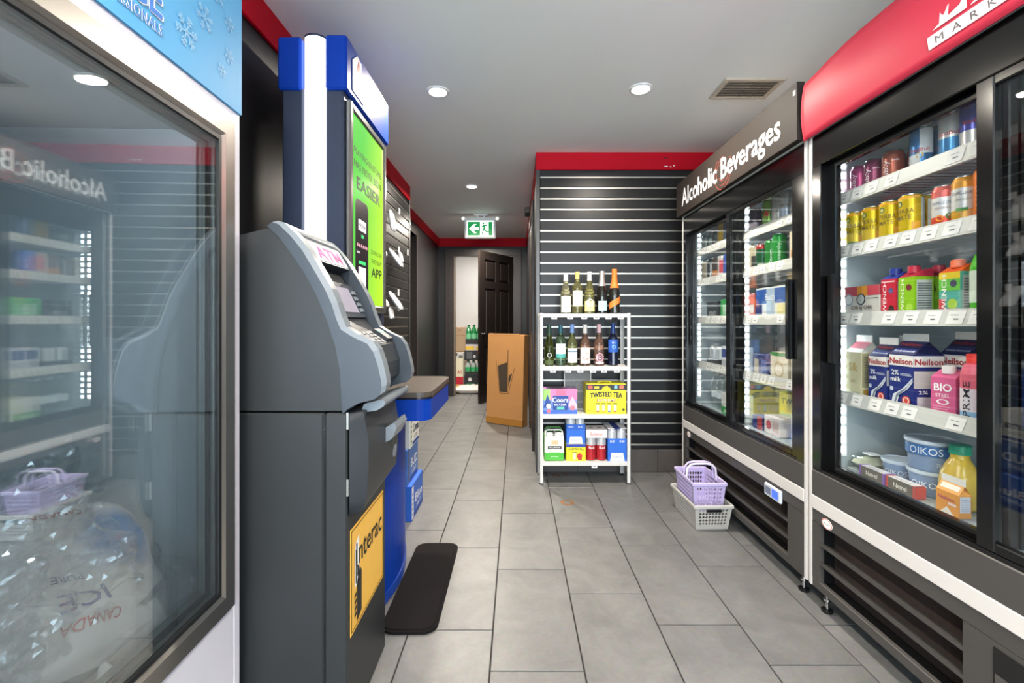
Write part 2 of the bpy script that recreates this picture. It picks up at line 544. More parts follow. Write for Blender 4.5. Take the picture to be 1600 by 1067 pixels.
# dark base tiles along the foot
bb = struct('baseboard_rear', MB().box(0.155, 1.95, YW - .006, YW, 0, 0.168, M_BASETILE))
for i in range(6):
    MB().box(0.158 + i * .30, 0.158 + i * .30 + .297, YW - .014, YW - .006, 0.004, 0.164, M_BASETILE, .001).build('base_tile', bb)
struct('trim_1', MB().box(0.145, 2.0, YW - .022, YW + .12, 2.262, CEIL, M_RED, .002))
# worn chips in the red band
chip = MB()
o_ = (0, YW - .0235, 0)
for (cx, cz, rx, rz_) in ((1.115, 2.285, .016, .004), (1.15, 2.282, .008, .004), (1.175, 2.29, .006, .005)):
    chip.disc(o_, (1, 0, 0), (0, 0, 1), cx, cz, rx, rz_, M_PAPER, n=9)
chip.ring(o_, (1, 0, 0), (0, 0, 1), 1.115, 2.335, .012, .018, M_INK, n=8, a0=.4, a1=2.9)
chip.build('paint_chip', bpy.data.objects['trim_1'])
# corner strip of the slat wall and the corridor wall behind it
struct('trim_2', MB().box(0.145, 0.176, YW - .018, YW + .03, 0.0, 2.262, mat('#4b4a4a', .35, .6), .002))
wall_cr = struct('wall_right_corridor', MB().box(0.155, 0.30, YW + .121, 6.98, 0, CEIL, M_BLACKWALL))
struct('trim_3', MB().box(0.148, 0.155, YW + .121, 6.95, 2.262, CEIL, M_RED))
tr = MB()
for (y0, y1) in ((4.0, 4.09), (4.88, 4.97)):
    tr.box(0.135, 0.155, y0, y1, 0, 2.1, M_BLACKWOOD, .003)
tr.box(0.135, 0.155, 4.0, 4.97, 2.1, 2.19, M_BLACKWOOD, .003)
struct('trim_4', tr)
struct('door_3', MB().box(0.145, 0.155, 4.09, 4.88, 0.01, 2.1, M_BLACKWOOD, .002))
sp = thing('wall_speaker', 'small black box mounted high on the dark corridor wall beside the slat wall', 'wall speaker', (0.125, 4.6, 2.20))
m_ = MB(); m_.box(0.082, 0.135, 4.56, 4.72, 2.20, 2.262, M_BLACKP, .004); m_.build('body', sp)
MB().box(0.088, 0.13, 4.553, 4.56, 2.205, 2.255, mat('#333333', .8, bump=.5, scale=300), .002).build('grille', sp)

# ---- right wall behind the coolers
struct('wall_right', MB().box(1.95, 2.0, -2.4, YW, 0, CEIL, M_BLACKWALL))

# ---- left wall: plain black panel, slat panel, step back into the corridor
XL = -1.01
wall_left = struct('wall_left', MB().box(-2.2, XL, 1.26, 4.30, 0, CEIL, M_BLACKWALL))
slats(wall_left, 'y', XL, 2.40, 4.27, 0.17, 2.25, 2.207, 1)
struct('trim_5', MB().box(XL, XL + .016, 1.262, 4.312, 2.255, CEIL, M_RED, .002))
struct('trim_6', MB().box(XL - .02, XL + .02, 4.272, 4.30, 0, 2.255, mat('#4b4a4a', .35, .6), .002))
struct('wall_left_front', MB().box(-2.2, -1.60, -2.4, 1.26, 0, CEIL, M_WHITEWALL))
XC = -1.185
struct('wall_left_corridor', MB().box(XC - .2, XC, 5.46, 6.98, 0, CEIL, M_BLACKWALL).box(XC - .2, XC, 4.301, 5.46, 2.14, CEIL, M_BLACKWALL)
       .box(XC - .3, XC - .12, 4.301, 5.46, 0, 2.14, mat('#0d0d0d', .6)))
struct('trim_7', MB().box(XC, XC + .016, 4.313, 6.95, 2.275, CEIL, M_RED, .002))
struct('trim_8', MB().box(XC - .12, XC + .012, 5.42, 5.50, 0, 2.2, M_BLACKWOOD, .003).box(XC - .12, XC + .012, 4.32, 5.42, 2.14, 2.2, M_BLACKWOOD, .003))
struct('door_2', MB().box(XC - .12, XC - .08, 4.35, 5.42, 0.01, 2.14, mat('#151312', .4), .002))

# ---- end wall with the door to the stock room
YE = 6.98
OX0, OX1, OZ = -0.95, -0.055, 2.12
we = struct('wall_end', MB().box(-2.2, OX0, YE, YE + .12, 0, CEIL, M_BLACKWALL).box(OX1, 1.3, YE, YE + .12, 0, CEIL, M_BLACKWALL)
            .box(OX0, OX1, YE, YE + .12, OZ, CEIL, M_BLACKWALL))
struct('trim_9', MB().box(XC, 0.148, YE - .016, YE, 2.262, CEIL, M_RED, .002))
cs = MB()
cs.box(OX0 - .13, OX0, YE - .02, YE, 0, OZ + .02, M_BLACKWOOD, .004).box(OX1, OX1 + .13, YE - .02, YE, 0, OZ + .02, M_BLACKWOOD, .004)
cs.box(OX0 - .13, OX1 + .13, YE - .022, YE, OZ, OZ + .11, M_BLACKWOOD, .004)
cs.box(OX0 - .125, OX0 - .07, YE - .03, YE - .02, 0, OZ, M_BLACKWOOD, .003)
cs.box(OX0, OX0 + .018, YE - .01, YE + .12, 0, OZ, mat('#6a5f55', .4), .001)
cs.box(OX1 - .012, OX1, YE + .02, YE + .12, 0, OZ, M_WHITE2, .001)
struct('trim_10', cs)
# open six-panel door leaf hinged on the right jamb
DW, DH, DT = 0.80, 2.09, 0.036
ang = math.atan2(6.31 - 6.96, -0.50 - (-0.066))
door = bpy.data.objects.new('door_1', None); COL.objects.link(door)
door.location = (-0.066, 6.955, 0.012); door.rotation_euler = (0, 0, ang); door['kind'] = 'structure'
# local: x from hinge 0..DW, y thickness; visible face is towards the camera
M_DOOR = mat('#211c1a', 0.3, noise_amt=.15, scale=25, name='black_door_paint')
rows = [(0.22, 0.78), (0.92, 1.58), (1.68, 1.98)]
cols = [(0.11, 0.36), (0.44, 0.69)]
lf = MB()
xs = [0, .11, .36, .44, .69, DW]; zs = [0, .22, .78, .92, 1.58, 1.68, 1.98, DH]
for i in range(5):
    for j in range(7):
        hole = (i in (1, 3)) and (j in (1, 3, 5))
        if hole: lf.box(xs[i], xs[i + 1], -DT / 2 + .012, DT / 2 - .012, zs[j], zs[j + 1], M_DOOR)
        else: lf.box(xs[i], xs[i + 1], -DT / 2, DT / 2, zs[j], zs[j + 1], M_DOOR)
lf.build('leaf', door, world=False)
for (z0, z1) in rows:
    for (x0, x1) in cols:
        MB().box(x0 + .03, x1 - .03, -DT / 2 + .002, DT / 2 - .002, z0 + .03, z1 - .03, M_DOOR, .008).build('door_panel', door, world=False)
hd = MB()
for sgn in (-1, 1):
    hd.lathe([(.026, 0), (.026, .006), (.01, .008), (.01, .03)], M_CHROME, 0.74, sgn * DT / 2, 0.95, 14, 'y')
    hd.box(0.64, 0.75, sgn * (DT / 2 + .02), sgn * (DT / 2 + .034), 0.94, 0.962, M_CHROME, .004)
hd.build('door_handle', door, world=False)
for z in (0.3, 1.1, 1.85):
    MB().lathe([(.008, 0), (.008, .1)], M_CHROME, -.006, .012, z, 10).box(-.004, .004, -.01, .02, z, z + .1, M_CHROME).build('hinge', door, world=False)

# ---- stock room behind the door
struct('wall_stock_room', MB().box(-2.2, 1.3, 9.2, 9.3, 0, 2.6, M_WHITEWALL).box(-2.2, -2.1, 7.1, 9.2, 0, 2.6, M_WHITEWALL).box(1.2, 1.3, 7.1, 9.2, 0, 2.6, M_WHITEWALL))
struct('ceiling_stock_room', MB().box(-2.2, 1.3, 7.101, 9.3, 2.6, 2.7, M_WHITEWALL))
struct('wall_above_stock_door', MB().box(-2.2, 1.3, 7.03, 7.10, CEIL, 2.6, M_WHITEWALL))

# ---- shop front behind the camera: glazed opening with daylight
YF = -2.4
wb = MB()
wb.box(-2.2, -1.5, YF - .1, YF, 0, CEIL, M_WHITEWALL).box(1.85, 2.0, YF - .1, YF, 0, CEIL, M_WHITEWALL)
wb.box(-1.5, 1.85, YF - .1, YF, 2.32, CEIL, M_WHITEWALL).box(-1.5, 1.85, YF - .1, YF, 0, 0.2, M_WHITEWALL)
struct('wall_front', wb)
wf = MB()
for x in (-1.5, -0.40, 0.71, 1.81):
    wf.box(x, x + .04, YF - .09, YF - .03, 0.2, 2.32, M_BLACKM, .003)
for z in (0.2, 2.28):
    wf.box(-1.5, 1.85, YF - .09, YF - .03, z, z + .04, M_BLACKM, .003)
win = struct('window_1', wf)
for x in (-1.46, -0.36, 0.75):
    MB().box(x, x + 1.06, YF - .065, YF - .059, 0.24, 2.28, M_GLASS).build('pane', win)

# ================================================================== CEILING FIXTURES
M_LENS = mat('#fff4e2', 0.4, emit=9.0, noise_amt=0, name='lit_lens')
pot_labels = {0: 'round white recessed ceiling light nearest the lit blue kiosk', 1: 'round white recessed ceiling light beside the ceiling vent',
              2: 'round white recessed ceiling light in front of the green exit sign', 3: 'round white recessed ceiling light above the ice freezer',
              4: 'round white recessed ceiling light above the milk cooler', 5: 'round white recessed ceiling light by the shop window, freezer side',
              6: 'round white recessed ceiling light by the shop window, cooler side', 7: 'unseen round ceiling light added past the exit sign to brighten the corridor'}
for i, (x, y) in enumerate(POTS):
    lab = pot_labels[i]
    p = thing('ceiling_light', lab, 'ceiling light', (x, y, CEIL), 0, 'recessed ceiling lights')
    MB().lathe([(.062, 0), (.062, -.004), (.05, -.008), (.046, -.004)], M_WHITE2, n=28, cap=False).build('trim_ring', p, world=False)
    MB().lathe([(.047, -.004), (.0001, -.0045)], M_LENS, n=28, cap=False).build('lens', p, world=False)
    ld = bpy.data.lights.new('lamp', 'AREA'); ld.shape = 'DISK'; ld.size = 0.085; ld.energy = POT_POWER * {2: 1.35, 7: 2.0}.get(i, 1.0)
    ld.color = (1.0, 0.90, 0.77); ld.spread = R(165)
    lo = bpy.data.objects.new('lamp', ld); COL.objects.link(lo); lo.parent = p; lo.location = (0, 0, -0.012)
# stock-room lamp
p = thing('ceiling_panel_light', 'square lit ceiling panel in the white stock room', 'ceiling light', (-0.5, 8.1, 2.6))
MB().box(-.3, .3, -.3, .3, -.03, 0, M_WHITE2, .004).build('housing', p, world=False)
MB().box(-.27, .27, -.27, .27, -.034, -.03, mat('#ffffff', .4, emit=2.0, noise_amt=0)).build('diffuser', p, world=False)
ld = bpy.data.lights.new('lamp', 'AREA'); ld.size = 0.5; ld.energy = 26; ld.color = (1, .95, .9)
lo = bpy.data.objects.new('lamp', ld); COL.objects.link(lo); lo.parent = p; lo.location = (0, 0, -0.05)
# vent
v = thing('ceiling_vent', 'beige louvred air vent in the ceiling above the cooler', 'air vent', (1.24, 2.49, CEIL))
M_VENT = mat('#c4b6a6', .5)
fr = MB()
x0, x1, y0, y1 = 1.085, 1.40, 2.385, 2.60
fr.box(x0, x1, y0, y0 + .025, CEIL - .012, CEIL, M_VENT, .003).box(x0, x1, y1 - .025, y1, CEIL - .012, CEIL, M_VENT, .003)
fr.box(x0, x0 + .025, y0 + .025, y1 - .025, CEIL - .012, CEIL, M_VENT, .003).box(x1 - .025, x1, y0 + .025, y1 - .025, CEIL - .012, CEIL, M_VENT, .003)
fr.build('frame', v)
MB().box(x0 + .02, x1 - .02, y0 + .02, y1 - .02, CEIL - .002, CEIL - .0005, mat('#2e261f', .8)).build('backing', v)
for i in range(9):
    yy = y0 + .034 + i * .0184
    MB().prism([(yy + .005, CEIL - .0025), (yy + .007, CEIL - .0025), (yy - .001, CEIL - .012), (yy - .005, CEIL - .012)], 'x', x0 + .025, x1 - .025, M_VENT).build('louvre', v)
# exit sign
e = thing('exit_sign', 'green and white running-man exit sign hanging from the corridor ceiling', 'exit sign', (-0.42, 5.45, CEIL))
YS = 5.40
MB().box(-.50, -.34, YS, YS + .05, CEIL - .02, CEIL, M_WHITE2, .003).box(-.47, -.45, YS + .01, YS + .04, CEIL - .05, CEIL - .02, M_WHITE2).box(-.39, -.37, YS + .01, YS + .04, CEIL - .05, CEIL - .02, M_WHITE2).build('canopy', e)
MB().box(-.61, -.245, YS, YS + .05, CEIL - .285, CEIL - .04, M_WHITE2, .006).build('housing', e)
hb = MB()
M_SIGNW = mat('#f2fff4', .4, emit=1.1, noise_amt=0); M_SIGNG = mat('#0b8f47', .4, emit=0.55, noise_amt=0)
so = (-.585, YS - .0005, CEIL - .265); sx_, sz_ = (1, 0, 0), (0, 0, 1)
hb.rect(so, sx_, sz_, 0, .315, 0, .185, M_SIGNW)
so = (-.585, YS - .0012, CEIL - .265)
hb.rect(so, sx_, sz_, .012, .158, .012, .173, M_SIGNG).rect(so, sx_, sz_, .258, .303, .012, .173, M_SIGNG)
so = (-.585, YS - .002, CEIL - .265)
hb.flat([(.03, .092), (.085, .145), (.118, .145), (.082, .11), (.145, .11), (.145, .074), (.082, .074), (.118, .04), (.085, .04)], so, sx_, sz_, M_SIGNW)
# running figure
G = M_SIGNG
hb.disc(so, sx_, sz_, .198, .152, .011, .011, G, n=12)
hb.flat([(.185, .128), (.205, .137), (.238, .132), (.243, .112), (.235, .11), (.23, .122), (.218, .122), (.212, .09), (.232, .068), (.262, .066), (.262, .056), (.225, .055), (.205, .076), (.188, .03), (.176, .033), (.196, .092), (.196, .118), (.183, .117), (.172, .103), (.163, .104), (.166, .112)], so, sx_, sz_, G)
hb.build('lit_panel', e)
for x, nm in ((-.625, 'emergency_lamp'), (-.225, 'emergency_lamp')):
    MB().lathe([(.012, 0), (.026, -.012), (.026, -.03), (.02, -.034)], M_WHITE2, x, YS + .03, CEIL - .055, 14, 'y').lathe([(.018, -.036), (.0001, -.037)], mat('#fffbe8', .3, emit=.8), x, YS + .03, CEIL - .055, 14, 'y', cap=False).build(nm, e)
MB().box(-.63, -.22, YS + .03, YS + .04, CEIL - .06, CEIL - .05, M_WHITE2).build('lamp_arm', e)
# ================================================================== ICE FREEZER (near left)
fz = thing('ice_freezer', 'white ice freezer with steel-framed glass door and blue snowflake header', 'freezer', (-0.72, 1.20, 0), R(2.06))
M_FRZW = mat('#e6e4ee', 0.35, noise_amt=.02, name='white_freezer_enamel')
M_LINER = mat('#c3ced4', 0.45, noise_amt=.03, name='freezer_liner')
Y0 = -0.98                       # near end of the cabinet (local y), far end 0; front plane x=0
b = MB()
b.box(-.74, -.70, Y0, 0, .06, 2.05, M_FRZW)                       # back
b.box(-.70, 0, -.028, 0, .06, 2.05, M_FRZW, .003)                 # far side and stile
b.box(-.70, 0, Y0, Y0 + .028, .06, 2.05, M_FRZW, .003)
b.box(-.70, 0, Y0 + .028, -.028, .06, .41, M_FRZW, .002)          # bottom front and machine box
b.box(-.70, 0, Y0 + .028, -.028, 1.625, 2.05, M_FRZW, .002)       # top
b.build('cabinet', fz, world=False)
li = MB()
li.box(-.699, -.66, Y0 + .029, -.029, .411, 1.624, M_LINER)
li.box(-.66, -.012, -.068, -.029, .411, 1.624, M_LINER)
li.box(-.66, -.012, Y0 + .029, Y0 + .068, .411, 1.624, M_LINER)
li.box(-.66, -.012, Y0 + .068, -.068, .411, .44, M_LINER)
li.box(-.66, -.012, Y0 + .068, -.068, 1.595, 1.624, M_LINER)
li.build('liner', fz, world=False)
for y in (Y0 + .12, -.12):
    MB().lathe([(.03, 0), (.03, .012), (.012, .014), (.012, .061)], M_BLACKP, -.1, y, 0, 14).build('foot', fz, world=False)
    MB().lathe([(.03, 0), (.03, .012), (.012, .014), (.012, .061)], M_BLACKP, -.62, y, 0, 14).build('foot', fz, world=False)
# header panel
hdr = MB(); M_ICEB = mat('#4f9aca', 0.55, noise_amt=.03, scale=6, spec=.25, name='ice_blue_vinyl')
hdr.box(.0005, .006, Y0 + .004, -.003, 1.66, 2.045, M_ICEB)
hdr = hdr.build('header_sign', fz, world=False)
pr = MB(); O = (.0072, 0, 0); O2 = (.008, 0, 0)
M_ICETXT = mat('#2f6fc0', .5); M_FLAKE = mat('#76b0d6', .5); M_WHT = mat('#f6f8fb', .5)
def flake(mb, cy, cz, r, m):
    for k in range(6):
        a = k * math.pi / 3 + .2
        d = Vector((0, math.cos(a), math.sin(a))); q = Vector((0, -math.sin(a), math.cos(a)))
        c = Vector((O[0], cy, cz)); w = r * .06
        mb.poly([c + q * w, c - q * w, c + d * r - q * w, c + d * r + q * w], m)
        for t in (.45, .7):
            for sg in (1, -1):
                e_ = (d + q * sg).normalized() * (r * .32); n_ = Vector((0, -e_.z, e_.y)).normalized() * w
                p_ = c + d * (r * t)
                mb.poly([p_ + n_, p_ - n_, p_ + e_ - n_, p_ + e_ + n_], m)
for (cy, cz, r) in ((-.155, 1.815, .03), (-.215, 1.745, .035), (-.105, 1.905, .026), (-.06, 1.78, .018), (-.14, 1.96, .03), (-.06, 1.86, .02), (-.25, 1.90, .04), (-.18, 2.0, .02), (-.09, 1.73, .016), (-.75, 1.78, .04), (-.85, 1.9, .05)):
    fk = MB(); flake(fk, cy, cz, r, M_FLAKE); fk.build('snowflake', hdr, world=False)
pr.text('ICE', .070, (O[0], -.286, 1.722), XF, YU, M_WHT, 'r', bold=.05, wscale=.8)
pr.text('ICE', .070, (O2[0], -.288, 1.722), XF, YU, M_ICETXT, 'r', bold=.012, wscale=.8)
pr.text('PROFESSIONALS', .021, (O[0], -.287, 1.690), XF, YU, M_WHT, 'r', bold=.04, wscale=.72, spacing=1.12)
pr.text('PROFESSIONALS', .021, (O2[0], -.287, 1.690), XF, YU, M_ICETXT, 'r', bold=.0, wscale=.72, spacing=1.12)
pr.build('lettering', hdr, world=False)
# door: mitred bevelled steel frame, gasket, two panes
dy0, dy1, dz0, dz1, fw = Y0 + .035, -.046, .415, 1.622, .055
d = thing('door_tmp', None, None); bpy.data.objects.remove(d)
fr = MB()
ou = [(dy0, dz0), (dy1, dz0), (dy1, dz1), (dy0, dz1)]
def inset(q, k): return [(q[0][0] + k, q[0][1] + k), (q[1][0] - k, q[1][1] + k), (q[2][0] - k, q[2][1] - k), (q[3][0] + k, q[3][1] - k)]
lv = [(0.002, 0), (.010, .0), (.016, .005), (.016, .043), (.006, fw)]
loops = [[(x, p[0], p[1]) for p in inset(ou, k)] for x, k in lv]
for a_, b_ in zip(loops, loops[1:]):
    for i in range(4):
        j = (i + 1) % 4
        fr.add([a_[i], a_[j], b_[j], b_[i]], [(0, 1, 2, 3)], M_STEEL)
door_f = fr.build('door', fz, world=False)
gk = MB(); M_GASK = mat('#15181a', .5); M_SPACER = mat('#8e9796', .35, .8)
for (k0, k1, x0, x1, m_) in ((fw, fw + .010, -.004, .013, M_GASK), (fw + .010, fw + .014, -.004, .004, M_SPACER), (fw + .014, fw + .022, -.03, -.004, M_GASK), (fw + .018, fw + .024, -.032, -.012, M_SPACER)):
    q0, q1 = inset(ou, k0), inset(ou, k1)
    for i in range(4):
        j = (i + 1) % 4
        A = [(x0, *q0[i]), (x0, *q0[j]), (x0, *q1[j]), (x0, *q1[i])]; B = [(x1, p[1], p[2]) for p in A]
        gk.add(A + B, [(3, 2, 1, 0), (4, 5, 6, 7), (0, 1, 5, 4), (2, 3, 7, 6)], m_)
gk.build('gasket', door_f, world=False)
q = inset(ou, fw + .006)
MB().box(.004, .009, q[0][0], q[1][0], q[0][1], q[2][1], M_FGLASS).build('glass_pane', door_f, world=False)
MB().box(-.018, -.013, q[0][0] + .01, q[1][0] - .01, q[0][1] + .01, q[2][1] - .01, M_FGLASS).build('glass_pane', door_f, world=False)
# lamp tube added out of sight at the cabinet top to brighten the inside
MB().lathe([(.005, Y0 + .12), (.005, -.12)], mat('#eef6ff', .4, emit=34.0, noise_amt=0, name='added_freezer_lamp'), -.028, 0, 1.589, 12, 'y').build('added_lamp_tube', fz, world=False)
# ---- ice bags and loose clear bags inside
MR = Matrix.Translation((-0.72, 1.20, 0)) @ Matrix.Rotation(R(2.06), 4, 'Z')
M_BAGW = mat('#eef1f4', 0.3, noise_amt=.03, bump=.25, scale=18, name='white_ice_bag_film')
M_BAGP = bag_print_mat()
M_BAGB = mat('#3f9fe0', 0.3, noise_amt=.1, bump=.2, name='blue_bag_print')
M_BAGR = mat('#c03a4a', 0.4); M_BAGN = mat('#2c4a9a', .4)
def bag_mesh(w, h, t, seed, m_main, blue=None, print_=True, nx=30, ny=30, pw=3.2):
    rnd = random.Random(seed); off = Vector((rnd.uniform(0, 50), rnd.uniform(0, 50), rnd.uniform(0, 50)))
    v = []; f = []
    mb = MB()
    for sgn in (1, -1):
        for j in range(ny + 1):
            for i in range(nx + 1):
                u, q_ = i / nx * 2 - 1, j / ny * 2 - 1
                rr = max(0, (1 - abs(u) ** pw) * (1 - abs(q_) ** pw)) ** .5
                p = Vector((u * w / 2, q_ * h / 2, 0))
                lump = noise.noise(p * 14 + off) * .28 + noise.noise(p * 34 + off) * .1
                z = sgn * t / 2 * rr * (1 + lump)
                pin = 1 - .12 * (abs(q_) ** 4)
                v.append((p.x * pin, p.y, z))
    N = (nx + 1) * (ny + 1)
    for sgn in (0, 1):
        for j in range(ny):
            for i in range(nx):
                a_ = sgn * N + j * (nx + 1) + i
                q4 = (a_, a_ + 1, a_ + nx + 2, a_ + nx + 1)
                f.append(q4 if sgn == 0 else q4[::-1])
    mb.add(v, f, m_main, True)
    if blue:
        k = mb.mi(blue); nf = nx * ny
        for idx_ in range(nf):
            i, j = idx_ % nx, idx_ // nx
            if ((i - nx * .30) / (nx * .30)) ** 2 + ((j - ny * .36) / (ny * .30)) ** 2 < 1: mb.m[idx_] = k
    # printed lettering follows the surface of the front face
    if print_:
        def surf(x, y):
            fx = min(max((x / w + .5) * nx, 0), nx - .001); fy = min(max((y / h + .5) * ny, 0), ny - .001)
            i, j = int(fx), int(fy); a_, b_ = fx - i, fy - j
            z = lambda i_, j_: v[j_ * (nx + 1) + i_][2]
            return z(i, j) * (1 - a_) * (1 - b_) + z(i + 1, j) * a_ * (1 - b_) + z(i, j + 1) * (1 - a_) * b_ + z(i + 1, j + 1) * a_ * b_
        for (tx, hh, cx, cy, m_, wd) in (('CANADA', .018, .05, h * .30, M_BAGR, w * .32), ('ICE', .036, .06, h * .15, M_BAGN, w * .26), ('PURE', .014, .07, h * .04, M_BAGN, w * .2), ('CANADA', .014, .05, -h * .36, M_BAGR, w * .3)):
            vs_, fs_, tw = text_geo(tx, .006)
            kx = wd / tw
            pts = [(cx + (x - tw / 2) * kx, cy + y * hh) for x, y in vs_]
            mb.add([(x, y, surf(x, y) + .0035) for x, y in pts], fs_, m_)
    return mb
def put_bag(label, loc, rot, w, h, t, seed, blue=M_BAGB, group='ice bags in the freezer'):
    o = thing('ice_bag', label, 'ice bag', (0, 0, 0), 0, group)
    o.matrix_world = MR @ Matrix.Translation(loc) @ rot
    bag_mesh(w, h, t, seed, M_BAGP, None).build('bag', o, world=False)
    tie = MB().lathe([(.012, 0), (.006, .02), (.02, .05), (.035, .075), (.028, .076), (.004, .03)], M_BAGW, 0, h / 2 - .02, 0, 12, 'y')
    tie.build('gathered_neck', o, world=False)
    return o
def RX(a, ax): return Matrix.Rotation(R(a), 4, ax)
put_bag('white ice bag with blue print slumped behind the freezer glass beside its far wall', (-.175, -.27, .60), RX(90, 'Z') @ RX(50, 'X') @ RX(160, 'Z'), .30, .34, .15, 1)
put_bag('white ice bag with blue print lying flat in the freezer corner nearest the camera', (-.19, -.70, .535), RX(90, 'Z') @ RX(10, 'X'), .38, .26, .16, 2)
put_bag('white ice bag at the back of the freezer under the clear crumpled plastic', (-.50, -.28, .535), RX(90, 'Z'), .38, .27, .18, 3)
put_bag('white ice bag at the back corner of the freezer behind the flat ice bag', (-.50, -.71, .535), RX(90, 'Z'), .38, .27, .18, 4)
M_FILM = glass_mat('clear_polythene', (.96, .975, .98), .9, .13, .06)
def film(label, loc, rot, w, h, seed, amp, name='clear_plastic_bag'):
    rnd = random.Random(seed); off = Vector((rnd.uniform(0, 50),) * 3); nx = 40; v = []
    for j in range(nx + 1):
        for i in range(nx + 1):
            p = Vector(((i / nx - .5) * w, (j / nx - .5) * h, 0))
            q_ = p * 9 + off
            z = (abs(noise.noise(q_)) - .25) * amp + abs(noise.noise(q_ * 2.7)) * amp * .45 + abs(noise.noise(q_ * 6)) * amp * .15
            k = 1 - .25 * abs(j / nx - .5)
            edge = 1 + .12 * noise.noise(Vector((math.atan2(p.y, p.x) * 2, seed, 0)))
            z += .05 * (1 - (2 * (i / nx - .5)) ** 2)
            v.append((p.x * k * edge, p.y * edge, z))
    mb = MB().add(v, [(j * (nx + 1) + i, j * (nx + 1) + i + 1, (j + 1) * (nx + 1) + i + 1, (j + 1) * (nx + 1) + i) for j in range(nx) for i in range(nx)], M_FILM, False)
    o = mb.build(name); o.matrix_world = MR @ Matrix.Translation(loc) @ rot
    md = o.modifiers.new('thickness', 'SOLIDIFY'); md.thickness = .0006
    return tag(o, label, 'plastic bag', 'loose plastic bags in the freezer')
film('clear crumpled plastic bag rising above the white ice bag in the freezer', (-.16, -.36, .70), RX(90, 'Z') @ RX(72, 'X') @ RX(12, 'Z'), .30, .34, 5, .10)
film('clear crumpled plastic bag standing behind the flat ice bag nearest the camera', (-.14, -.56, .68), RX(90, 'Z') @ RX(64, 'X') @ RX(-20, 'Z'), .34, .30, 6, .10)
film('clear crumpled plastic bag pressed against the freezer glass in its low far corner', (-.07, -.17, .52), RX(90, 'Z') @ RX(70, 'X') @ RX(40, 'Z'), .17, .17, 8, .05)

# ================================================================== CASH MACHINE
AY0, AY1 = 1.24, 1.60
atm = thing('cash_machine', 'grey free-standing cash machine with a lit ATM sign and yellow sticker', 'cash machine', (-0.73, 1.42, 0))
M_ATM = mat('#25282a', 0.45, noise_amt=.05, scale=6, name='grey_steel_cabinet')
M_ATMF = mat('#333a42', 0.36, noise_amt=.05, scale=9, name='slate_plastic_fascia')
M_ATML = mat('#757d84', 0.3, noise_amt=.03, name='silver_plastic_trim')
M_ATMD = mat('#272b30', 0.42, noise_amt=.06, name='dark_slate_plastic')
XB0 = -.995
# lower cabinet: side panel and front door with a seam
MB().box(XB0, -.520, AY0, AY1, 0, .878, M_ATM, .004).build('cabinet', atm)
vd = MB().box(-.516, -.456, AY0, AY1, 0.0, .878, M_ATM, .004).build('vault_door', atm)
MB().box(-.521, -.515, AY0 + .004, AY1 - .004, 0.004, .876, M_BLACKP).build('door_seam', vd)
for z in (.835, .655): MB().box(-.4575, -.4515, AY0 - .0015, AY0 + .003, z, z + .045, mat('#9a9a94', .35, .9)).build('hinge', vd)
# upper body (flat side panel)
ub = [(XB0, .884), (XB0, 1.31), (-.753, 1.357), (-.668, 1.378), (-.64, 1.353), (-.615, 1.32), (-.572, 1.258), (-.538, 1.195), (-.51, 1.128), (-.488, 1.06), (-.475, .993), (-.47, .884)]
MB().prism(ub, 'y', AY0 + .004, AY1 - .004, M_ATM).build('upper_body', atm)
inner = [(-.672, 1.382), (-.64, 1.353), (-.615, 1.32), (-.572, 1.258), (-.538, 1.195), (-.51, 1.128), (-.488, 1.06), (-.475, .993), (-.47, .884)]
outer = [(-.648, 1.399), (-.63, 1.394), (-.597, 1.362), (-.567, 1.325), (-.527, 1.258), (-.503, 1.215), (-.487, 1.179), (-.475, 1.140), (-.462, 1.110), (-.43, 1.090), (-.391, 1.072), (-.375, 1.05), (-.363, 1.015), (-.354, .975), (-.352, .955), (-.357, .935), (-.372, .922), (-.413, .912), (-.445, .895), (-.455, .884)]
def cheek(y0, y1, nm):
    """side cheek of the fascia with a silver chamfer along its outer edge"""
    mb = MB(); c = .012
    near = y0 < 1.4
    poly_in = inner + outer[::-1]
    # core pulled in by c on the outer edge at the visible side
    def shrink(p, k):
        return (p[0] - k * .9, p[1] - k * .55)
    if near: ys = [(y0, c), (y0 + c, 0), (y1, 0)]
    else: ys = [(y0, 0), (y1 - c, 0), (y1, c)]
    lay = []
    for y, k in ys:
        lay.append([(x, y, z) for x, z in [shrink(p, k) for p in outer]])
    n = len(outer)
    for A, B in zip(lay, lay[1:]):
        for i in range(n - 1):
            top = i < 15
            mb.add([A[i], A[i + 1], B[i + 1], B[i]], [(0, 1, 2, 3)], M_ATML if top else M_ATMF, True)
    for y, k in (ys[0], ys[-1]):
        pl = [(x, y, z) for x, z in inner] + [(x, y, z) for x, z in [shrink(p, k) for p in outer][::-1]]
        mb.add(pl, [tuple(range(len(pl)))], M_ATMF)
    return mb.build(nm, atm)
cheek(AY0, AY0 + .052, 'fascia_cheek')
cheek(AY1 - .052, AY1, 'fascia_cheek')
# crown joining the cheeks
MB().prism([(-.672, 1.382), (-.648, 1.399), (-.63, 1.394), (-.600, 1.365), (-.612, 1.355), (-.64, 1.36)], 'y', AY0 + .05, AY1 - .05, M_ATML, True).build('crown', atm)
